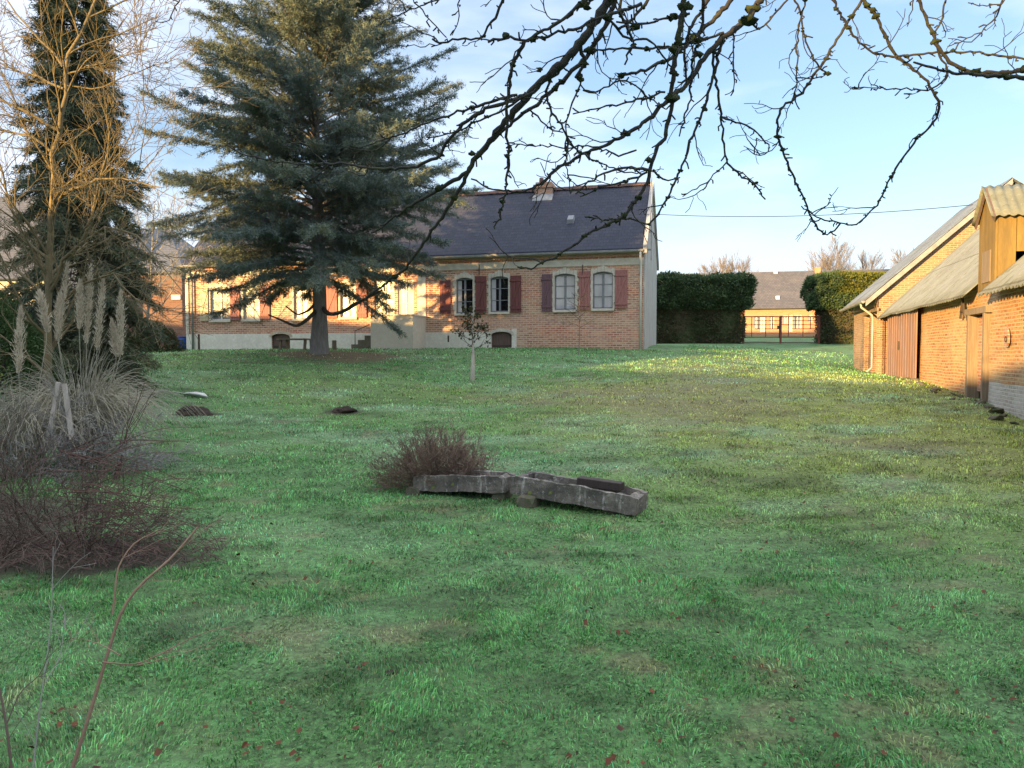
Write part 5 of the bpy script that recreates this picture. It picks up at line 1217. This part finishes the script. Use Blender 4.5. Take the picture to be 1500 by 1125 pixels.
# ================================================================== TROUGHS
def trough(name, A, B, width, h, zA, zB, label, seed):
    """A,B: front bottom corners (x,y); zA,zB bottoms"""
    A = Vector((A[0], A[1], zA)); B = Vector((B[0], B[1], zB)); ax = (B - A); L = ax.length; ax.normalize(); side = Vector((-ax.y, ax.x, 0)).normalized(); up = ax.cross(side).normalized()
    if up.z < 0: up = -up
    bm = bmesh.new(); w = width; wl = .055; el = .09; n = 26
    def vtx(x, y, z): return bm.verts.new((x, y, z))
    # outer section swept with end walls: build by grid of boxes joined as one shell
    def box(x0, x1, y0, y1, z0, z1, nx_):
        xs = np.linspace(x0, x1, nx_ + 1); ys = np.linspace(y0, y1, 4); zs = np.linspace(z0, z1, 6); vs = {}
        def V_(i, j, k):
            if (i, j, k) not in vs: vs[(i, j, k)] = bm.verts.new((xs[i], ys[j], zs[k]))
            return vs[(i, j, k)]
        for i in range(nx_):
            for j in range(3):
                bm.faces.new([V_(i, j, 0), V_(i, j + 1, 0), V_(i + 1, j + 1, 0), V_(i + 1, j, 0)]); bm.faces.new([V_(i, j, 5), V_(i + 1, j, 5), V_(i + 1, j + 1, 5), V_(i, j + 1, 5)])
            for k in range(5):
                bm.faces.new([V_(i, 0, k), V_(i + 1, 0, k), V_(i + 1, 0, k + 1), V_(i, 0, k + 1)]); bm.faces.new([V_(i, 3, k), V_(i, 3, k + 1), V_(i + 1, 3, k + 1), V_(i + 1, 3, k)])
        for j in range(3):
            for k in range(5):
                bm.faces.new([V_(0, j, k), V_(0, j, k + 1), V_(0, j + 1, k + 1), V_(0, j + 1, k)]); bm.faces.new([V_(nx_, j, k), V_(nx_, j + 1, k), V_(nx_, j + 1, k + 1), V_(nx_, j, k + 1)])
    n = 44; box(0, L, 0, wl, 0, h, n); box(0, L, w - wl, w, 0, h, n); box(0.002, el, wl, w - wl, 0.002, h * .97, 4); box(L - el, L - .002, wl, w - wl, .002, h * .93, 4); box(el, L - el, wl, w - wl, .004, h * .45, n)
    for v in bm.verts:
        q = Vector(v.co) * 5 + Vector((seed * 7.7, 0, 0)); a = .011; dx = mnoise.noise(q) * a + mnoise.noise(q * 3.1) * .010; dy = mnoise.noise(q + Vector((9, 3, 1))) * a + mnoise.noise(q * 3.3) * .008; dz = mnoise.noise(q * .7 + Vector((2, 8, 5))) * a * 1.3 + mnoise.noise(q * 3.7) * .010
        # knock the top edge and the ends about
        endf = min(v.co.x, L - v.co.x); 
        if endf < .06 and v.co.z > h * .6: dz -= .008 + .035 * abs(mnoise.noise(q * 2))
        v.co += Vector((dx, dy, dz))
    M4 = Matrix((ax, side, up)).transposed().to_4x4()
    me = bpy.data.meshes.new(name); bm.normal_update(); bm.to_mesh(me); bm.free(); me.materials.append(M['stone_trough'])
    o = bpy.data.objects.new(name, me); COL.objects.link(o); o.matrix_world = Matrix.Translation(A) @ M4
    tag(o, label, 'trough', 'old stone troughs'); return o, A, B, ax, side
t1 = trough('stone_trough', (-1.085, 8.22), (-.07, 7.93), .40, .17, .082, .112, 'left stone trough with the bush at its end', 1)
t2 = trough('stone_trough', (-.02, 7.88), (1.20, 7.27), .40, .19, .118, .012, 'right stone trough sloping down with a dark beam in it', 2)
def block(px, row, d, sx, sy, sz, label, seed, rz=-.35):
    x = (px - 750) / FOC * d; o = rock('stone_block', (sx, sy, sz), seed, M['rubble'], 2, .10)
    for v in o.data.vertices:
        c_ = v.co; v.co = Vector((sx * max(-1, min(1, c_.x / sx * 1.5)), sy * max(-1, min(1, c_.y / sy * 1.5)), sz * max(-1, min(1, c_.z / sz * 1.5))))
    o.location = (x, d, Hs(x, d) + sz * .35); o.rotation_euler = (0, 0, rz); tag(o, label, 'block', 'blocks under the troughs')
block(612, 728, 8.35, .09, .15, .075, 'stone block under the left end of the left trough', 11)
block(735, 733, 8.1, .08, .13, .075, 'shadowed block under the joint, left of the pale one', 12)
block(775, 737, 7.83, .10, .13, .085, 'pale stone block under the middle of the troughs', 13)
block(905, 755, 7.55, .14, .13, .05, 'sunken block under the right end of the right trough', 14)
# beam resting in the right trough
A = P(848, 704, 7.80); B = P(912, 713, 7.58); ax = B - A
root = empty('wooden_beam', (A + B) / 2, 0); bpy.data.objects.remove(root)
c_ = (A + B) / 2; mb = MB(); mb.bar(tuple(A - c_), tuple(B - c_), .13, .085); o = mb.build('wooden_beam', M['cellar'], None, False, .008); o.location = tuple(c_); tag(o, 'short dark beam lying in the right stone trough', 'beam')
M['beamdark'] = simple('wet_dark_wood', (.035, .028, .026), (.06, .045, .04), 6, .8, .4, (4, 1, 1)); o.data.materials[0] = M['beamdark']

# ================================================================== SMALL THINGS
def molehill(px, row, r, label, seed):
    g_ = G(px, row); o = rock('molehill', (r, r * .8, r * .5), seed, M['soil'], 3, .25); o.location = tuple(g_); tag(o, label, 'molehill', 'molehills on the lawn')
molehill(286, 608, .30, 'larger dark molehill near the white paddle on the left', 21); molehill(503, 603, .22, 'small brown molehill left of the bush on mid lawn', 22)
molehill(572, 988, .035, 'tiny black clod of earth in the near lawn', 23)
# pale paddle shape + hose
g_ = G(286, 583); mb = MB()
V = [];
pr = [(-.42, .0, .02), (-.36, .05, .05), (-.1, .10, .09), (.2, .09, .08), (.4, .0, .03), (.2, -.06, .07), (-.1, -.07, .08), (-.36, -.03, .04)]
c_ = tuple(g_); mb.hexa([(x * .9, y, z * .8) for x, y, z in pr], [(x * .88, y * .9, z * .8 + .03) for x, y, z in pr]); o = mb.build('plastic_paddle', M['pale_plastic'], None, True); o.location = c_; o.rotation_euler = (0, .05, -.45); tag(o, 'pale blade shaped piece of plastic lying on the lawn', 'paddle')
T = Tubes(); q = [G(a, b) + [0, 0, .03] for a, b in ((268, 578), (245, 576), (225, 573), (200, 571), (178, 568))]; T.add(q, .012); V, F = T.arrays(6); o = setmesh('garden_hose', V, F, M['green_hose'], None, True); tag(o, 'thin pale hose trailing left over the lawn from the paddle', 'hose')
# blue barrel
g_ = GD(270, 34.6); mb = MB(); a = np.linspace(0, 1, 8); prof = .26 * (1 + .10 * np.sin(a * math.pi))
mb.tube([(0, 0, .0 + .62 * k) for k in a], prof.tolist(), 16); o = mb.build('water_barrel', M['blue'], None, True); o.location = tuple(g_ + [0, 0, -.02]); tag(o, 'blue plastic barrel at the left corner of the house', 'barrel')
MB().tube([(0, 0, .62), (0, 0, .66)], [.275, .27], 16).build('lid', M['blue'], o, True); MB().tube([(0, 0, .2), (0, 0, .23)], .285, 16).build('hoop', M['blue'], o, True)
# posts
for px, rb, rt, r, lab, m in ((292, 521, 491, .05, 'slim dark post on the lawn in front of the left house corner', 'dark_iron'), (490, 509, 500, .09, 'short wooden stump post right of the cedar trunk', 'plank')):
    d = 30.5 if px == 292 else 27; x = (px - 750) / FOC * d; zb = Hs(x, d); zt = P(px, rt, d)[2]
    o = MB().tube([(0, 0, -.1), (0, 0, zt - zb)], [r, r * .9], 8).build('garden_post', M[m], None); o.location = (x, d, zb); tag(o, lab, 'post')
    MB().tube([(0, 0, zt - zb), (0, 0, zt - zb + .04)], [r * 1.15, r * .7], 8).build('cap', M[m], o)
# rustic table by the cedar
g_ = GD(434, 27.0); tb_ = empty('garden_table', g_, -.2, 'long low wooden plank table left of the cedar trunk', 'table'); ztp = P(434, 496, 27)[2] - g_[2]; hw = 24 / FOC * 27
mb = MB()
for k in range(3): mb.box(-hw, hw, -.36 + .24 * k, -.14 + .24 * k, ztp - .05, ztp)
mb.build('tabletop', M['plank'], tb_)
for sx in (-hw * .8, hw * .8):
    MB().bar((sx, -.28, -.1), (sx, -.22, ztp - .05), .08).build('leg', M['plank'], tb_); MB().bar((sx, .28, -.1), (sx, .22, ztp - .05), .08).build('leg', M['plank'], tb_)
# wheelbarrow near the outbuilding
g_ = GD(182, 27); wbx = empty('wheelbarrow', g_, .3, 'dark wheelbarrow with pale handles left of the house', 'wheelbarrow')
MB().hexa([(-.3, -.2, .25), (.3, -.22, .25), (.3, .22, .25), (-.3, .2, .25)], [(-.45, -.32, .55), (.45, -.34, .58), (.45, .34, .58), (-.45, .32, .55)]).build('tub', M['dark_iron'], wbx)
MB().tube([(-.55, -.04, .19), (-.55, .04, .19)], .19, 16).build('wheel', M['rubber'], wbx)
for s in (-1, 1): MB().tube([(-.55, s * .08, .2), (0, s * .22, .28), (.95, s * .3, .62)], .02, 6).build('handle', M['bark_pale'], wbx); MB().bar((.3, s * .22, .28), (.4, s * .24, 0), .03).build('leg', M['dark_iron'], wbx)

# overhead wire house -> barn
wz = HF.hit(945, 314, 1.0)
def h2w(lx, ly, z): return np.array([HX0 + lx * CH + ly * SH_, HY0 - lx * SH_ + ly * CH, z])
A = h2w(HL + .2, 1.0, wz[1]); B = P(1425, 300, 24.9); n = 24
T = Tubes(); T.add([A + (B - A) * k / (n - 1) - np.array([0, 0, .22 * 4 * (k / (n - 1)) * (1 - k / (n - 1))]) for k in range(n)], .013); V, F = T.arrays(5)
o = setmesh('overhead_wire', V, F, M['rubber'], None, True); tag(o, 'thin dark overhead wire sagging from house gable to barn roof', 'wire')

# ================================================================== LEFT OUTBUILDINGS
def gabled(name, ox, oy, ang, L, D, zb, ze, zr, wm, rm, label, hip=0.0, win=()):
    root = empty(name, (ox, oy, 0), ang, label, 'building'); mb = MB(); wall_holes(mb, 0, L, zb, ze, [w[:4] for w in win], 0, .15)
    mb.poly([(0, D, zb), (0, 0, zb), (0, 0, ze), (0, D / 2, zr - (hip > 0) * (zr - ze)), (0, D, ze)]); mb.poly([(L, 0, zb), (L, D, zb), (L, D, ze), (L, D / 2, zr - .05 if not hip else ze), (L, 0, ze)]); mb.poly([(L, D, zb), (0, D, zb), (0, D, ze), (L, D, ze)])
    mb.build('wall', wm, root); o_ = .3; h0, h1 = hip, L - hip; r = MB(); t_ = .12; s = (zr - ze) / (D / 2); zo = ze - o_ * s + .1
    a, b, c, d = (-o_, -o_, zo), (L + o_, -o_, zo), (L + o_, D + o_, zo), (-o_, D + o_, zo); e, f = (h0 - (.0 if hip else o_), D / 2, zr + .1), (h1 + (0 if hip else o_), D / 2, zr + .1)
    for q in ([a, b, f, e], [c, d, e, f]) + (([b, c, f], [d, a, e]) if hip else ()): r.poly(q)
    ro = r.build('roof', rm, root); md = ro.modifiers.new('s', 'SOLIDIFY'); md.thickness = t_
    for w in win:
        if w[4] == 'door': MB().box(w[0], w[1], .1, .14, w[2], w[3]).build('door', M['cellar'], root)
        else:
            o = MB().box(w[0], w[1], .1, .13, w[2], w[3]).build('window', M['white_paint'], root); MB().box(w[0] + .06, w[1] - .06, .085, .1, w[2] + .06, w[3] - .06).build('pane', M['glass_dark'], o)
    return root
# old brick outbuilding, hipped slate roof
p1 = P(266, 395, 41); ze = p1[2]; pr_ = P(190, 335, 44)[2]
ob = gabled('brick_outbuilding', p1[0] - 11 * math.cos(.1), 41 + 11 * math.sin(.1), -.1, 11, 6.5, .8, ze, pr_, M['brick_dark'], M['slate_old'], 'old dark red brick outbuilding with hipped slate roof left of the house', 2.6, ((3, 3.9, 1.2, 3.2, 'door'), (5.4, 6.3, 2.6, 3.6, 'win')))
MB().box(10.45, 10.95, -.12, -.001, 3.9 + .6, 4.15 + .6).build('wall_lamp', M['white_paint'], ob)
p2 = P(72, 400, 38)
gabled('neighbour_house', p2[0] - 9, 38.9, -.1, 9, 7, .5, p2[2], P(20, 285, 41)[2], M['plaster_cream'], M['slate_old'], 'cream house with pale blue slate roof glimpsed at the left edge', 0, ((6.5, 7.6, 2.6, 3.9, 'win'),))

# tall conifer added outside the left edge to shade the right half of the house
SE = R(8.5)
tc0 = np.array([.7 * -6 + .714 * -18.9, .714 * -6 + .70 * 18.9]); 
conifer('shade_conifer', (tc0[0], tc0[1], Hs(tc0[0], tc0[1])), [(.5, 2.4), (3, 3.6), (6, 3.7), (8.5, 3.1), (10.5, 1.8), (12, .2)], 12.4, M['needles_spruce'], M['bark_dark'], 'dense conifer added outside the left edge of the view to cast shade', 9, 260, .6, 24, 26, .24, .11, .2, .5, .2, 1.0, None, .8)
# unseen barns added behind the viewer to throw long shade over the lawn
SE = R(8.5); SX, SY = -.70, -.714
def sq(s, q): return np.array([SX * -1 * s + .714 * q, SY * -1 * s - .70 * q])
def shade_barn(q0, q1, ridge, label):
    c1_ = sq(-15, q1); c2_ = sq(-15, q0); ang = math.atan2(c1_[1] - c2_[1], c1_[0] - c2_[0])
    o = gabled('added_shade_barn', c2_[0], c2_[1], ang, float(np.linalg.norm(c1_ - c2_)), 9, -1, ridge - 2.8, ridge, M['brick_dark'], M['slate_old'], label, 0, ())
    o.location = (c2_[0] - 4.5 * .70, c2_[1] - 4.5 * .714, 0)
shade_barn(-46, -14.4, 7.75, 'long tall brick barn added behind the viewer, left of the lawn, to cast shade')
shade_barn(-14, 14, 5.9, 'long lower brick barn added behind the viewer to cast shade')

# ================================================================== LIGHT, SKY, CAMERA
w = bpy.data.worlds.new('World'); sc.world = w; w.use_nodes = True; nt = w.node_tree; bg = nt.nodes['Background']
sky = nt.nodes.new('ShaderNodeTexSky'); sky.sky_type = 'NISHITA'; sky.sun_disc = False; sky.sun_elevation = SE
az = math.atan2(SX, SY); sky.sun_rotation = az; sky.air_density = 1.0; sky.dust_density = .6; sky.ozone_density = 1.5; sky.altitude = 100
tc = nt.nodes.new('ShaderNodeTexCoord'); mp = nt.nodes.new('ShaderNodeMapping'); mp.inputs['Scale'].default_value = (1.2, 1.2, 4.5); mp.inputs['Rotation'].default_value = (.15, .25, 0)
ns = nt.nodes.new('ShaderNodeTexNoise'); ns.inputs['Scale'].default_value = 1.7; ns.inputs['Detail'].default_value = 7; ns.inputs['Roughness'].default_value = .5
mr = nt.nodes.new('ShaderNodeMapRange'); mr.inputs[1].default_value = .40; mr.inputs[2].default_value = .60; mr.inputs[3].default_value = 0.0; mr.inputs[4].default_value = .9
mixn = nt.nodes.new('ShaderNodeMix'); mixn.data_type = 'RGBA'; mixn.inputs[7].default_value = (4.2, 4.4, 4.7, 1)
nt.links.new(tc.outputs['Generated'], mp.inputs[0]); nt.links.new(mp.outputs[0], ns.inputs['Vector']); nt.links.new(ns.outputs['Fac'], mr.inputs[0]); nt.links.new(mr.outputs[0], mixn.inputs[0]); nt.links.new(sky.outputs[0], mixn.inputs[6]); 
sxyz = nt.nodes.new('ShaderNodeSeparateXYZ'); nt.links.new(tc.outputs['Generated'], sxyz.inputs[0])
mb1 = nt.nodes.new('ShaderNodeMix'); mb1.data_type = 'RGBA'; mb1.inputs[0].default_value = .34; mb1.inputs[7].default_value = (1.5, 2.15, 3.5, 1); nt.links.new(mixn.outputs[2], mb1.inputs[6])
m2 = nt.nodes.new('ShaderNodeMapRange'); m2.interpolation_type = 'SMOOTHSTEP'; m2.inputs[1].default_value = .45; m2.inputs[2].default_value = .80; m2.inputs[4].default_value = .92; nt.links.new(sxyz.outputs[2], m2.inputs[0])
veil = nt.nodes.new('ShaderNodeMix'); veil.data_type = 'RGBA'; veil.inputs[7].default_value = (6.8, 7.2, 7.7, 1); nt.links.new(m2.outputs[0], veil.inputs[0]); nt.links.new(mb1.outputs[2], veil.inputs[6])
m3 = nt.nodes.new('ShaderNodeMapRange'); m3.interpolation_type = 'SMOOTHSTEP'; m3.inputs[1].default_value = .0; m3.inputs[2].default_value = .22; m3.inputs[3].default_value = .75; m3.inputs[4].default_value = 0; nt.links.new(sxyz.outputs[2], m3.inputs[0])
hz_ = nt.nodes.new('ShaderNodeMix'); hz_.data_type = 'RGBA'; hz_.inputs[7].default_value = (2.5, 2.9, 3.3, 1); nt.links.new(m3.outputs[0], hz_.inputs[0]); nt.links.new(veil.outputs[2], hz_.inputs[6])
nt.links.new(hz_.outputs[2], bg.inputs[0])
bg.inputs[1].default_value = .11
sl_ = bpy.data.lights.new('sun', 'SUN'); sl_.energy = 5.0; sl_.angle = R(.6); sl_.color = (1.0, .62, .23); so = bpy.data.objects.new('sun', sl_); COL.objects.link(so)
so.rotation_euler = Vector((SX, SY, math.tan(SE))).to_track_quat('Z', 'Y').to_euler(); so.location = (0, -5, 20)
cam = bpy.data.cameras.new('camera'); cam.sensor_width = 36; cam.lens = 36 * FOC / 1500; cam.clip_end = 3000; cam.clip_start = .05; co = bpy.data.objects.new('camera', cam); COL.objects.link(co)
co.location = (0, 0, EYE); co.rotation_euler = (math.pi / 2 - PITCH, 0, 0); sc.camera = co
sc.view_settings.view_transform = 'Standard'; sc.view_settings.look = 'None'; sc.view_settings.gamma = 1; sc.view_settings.exposure = 1.60
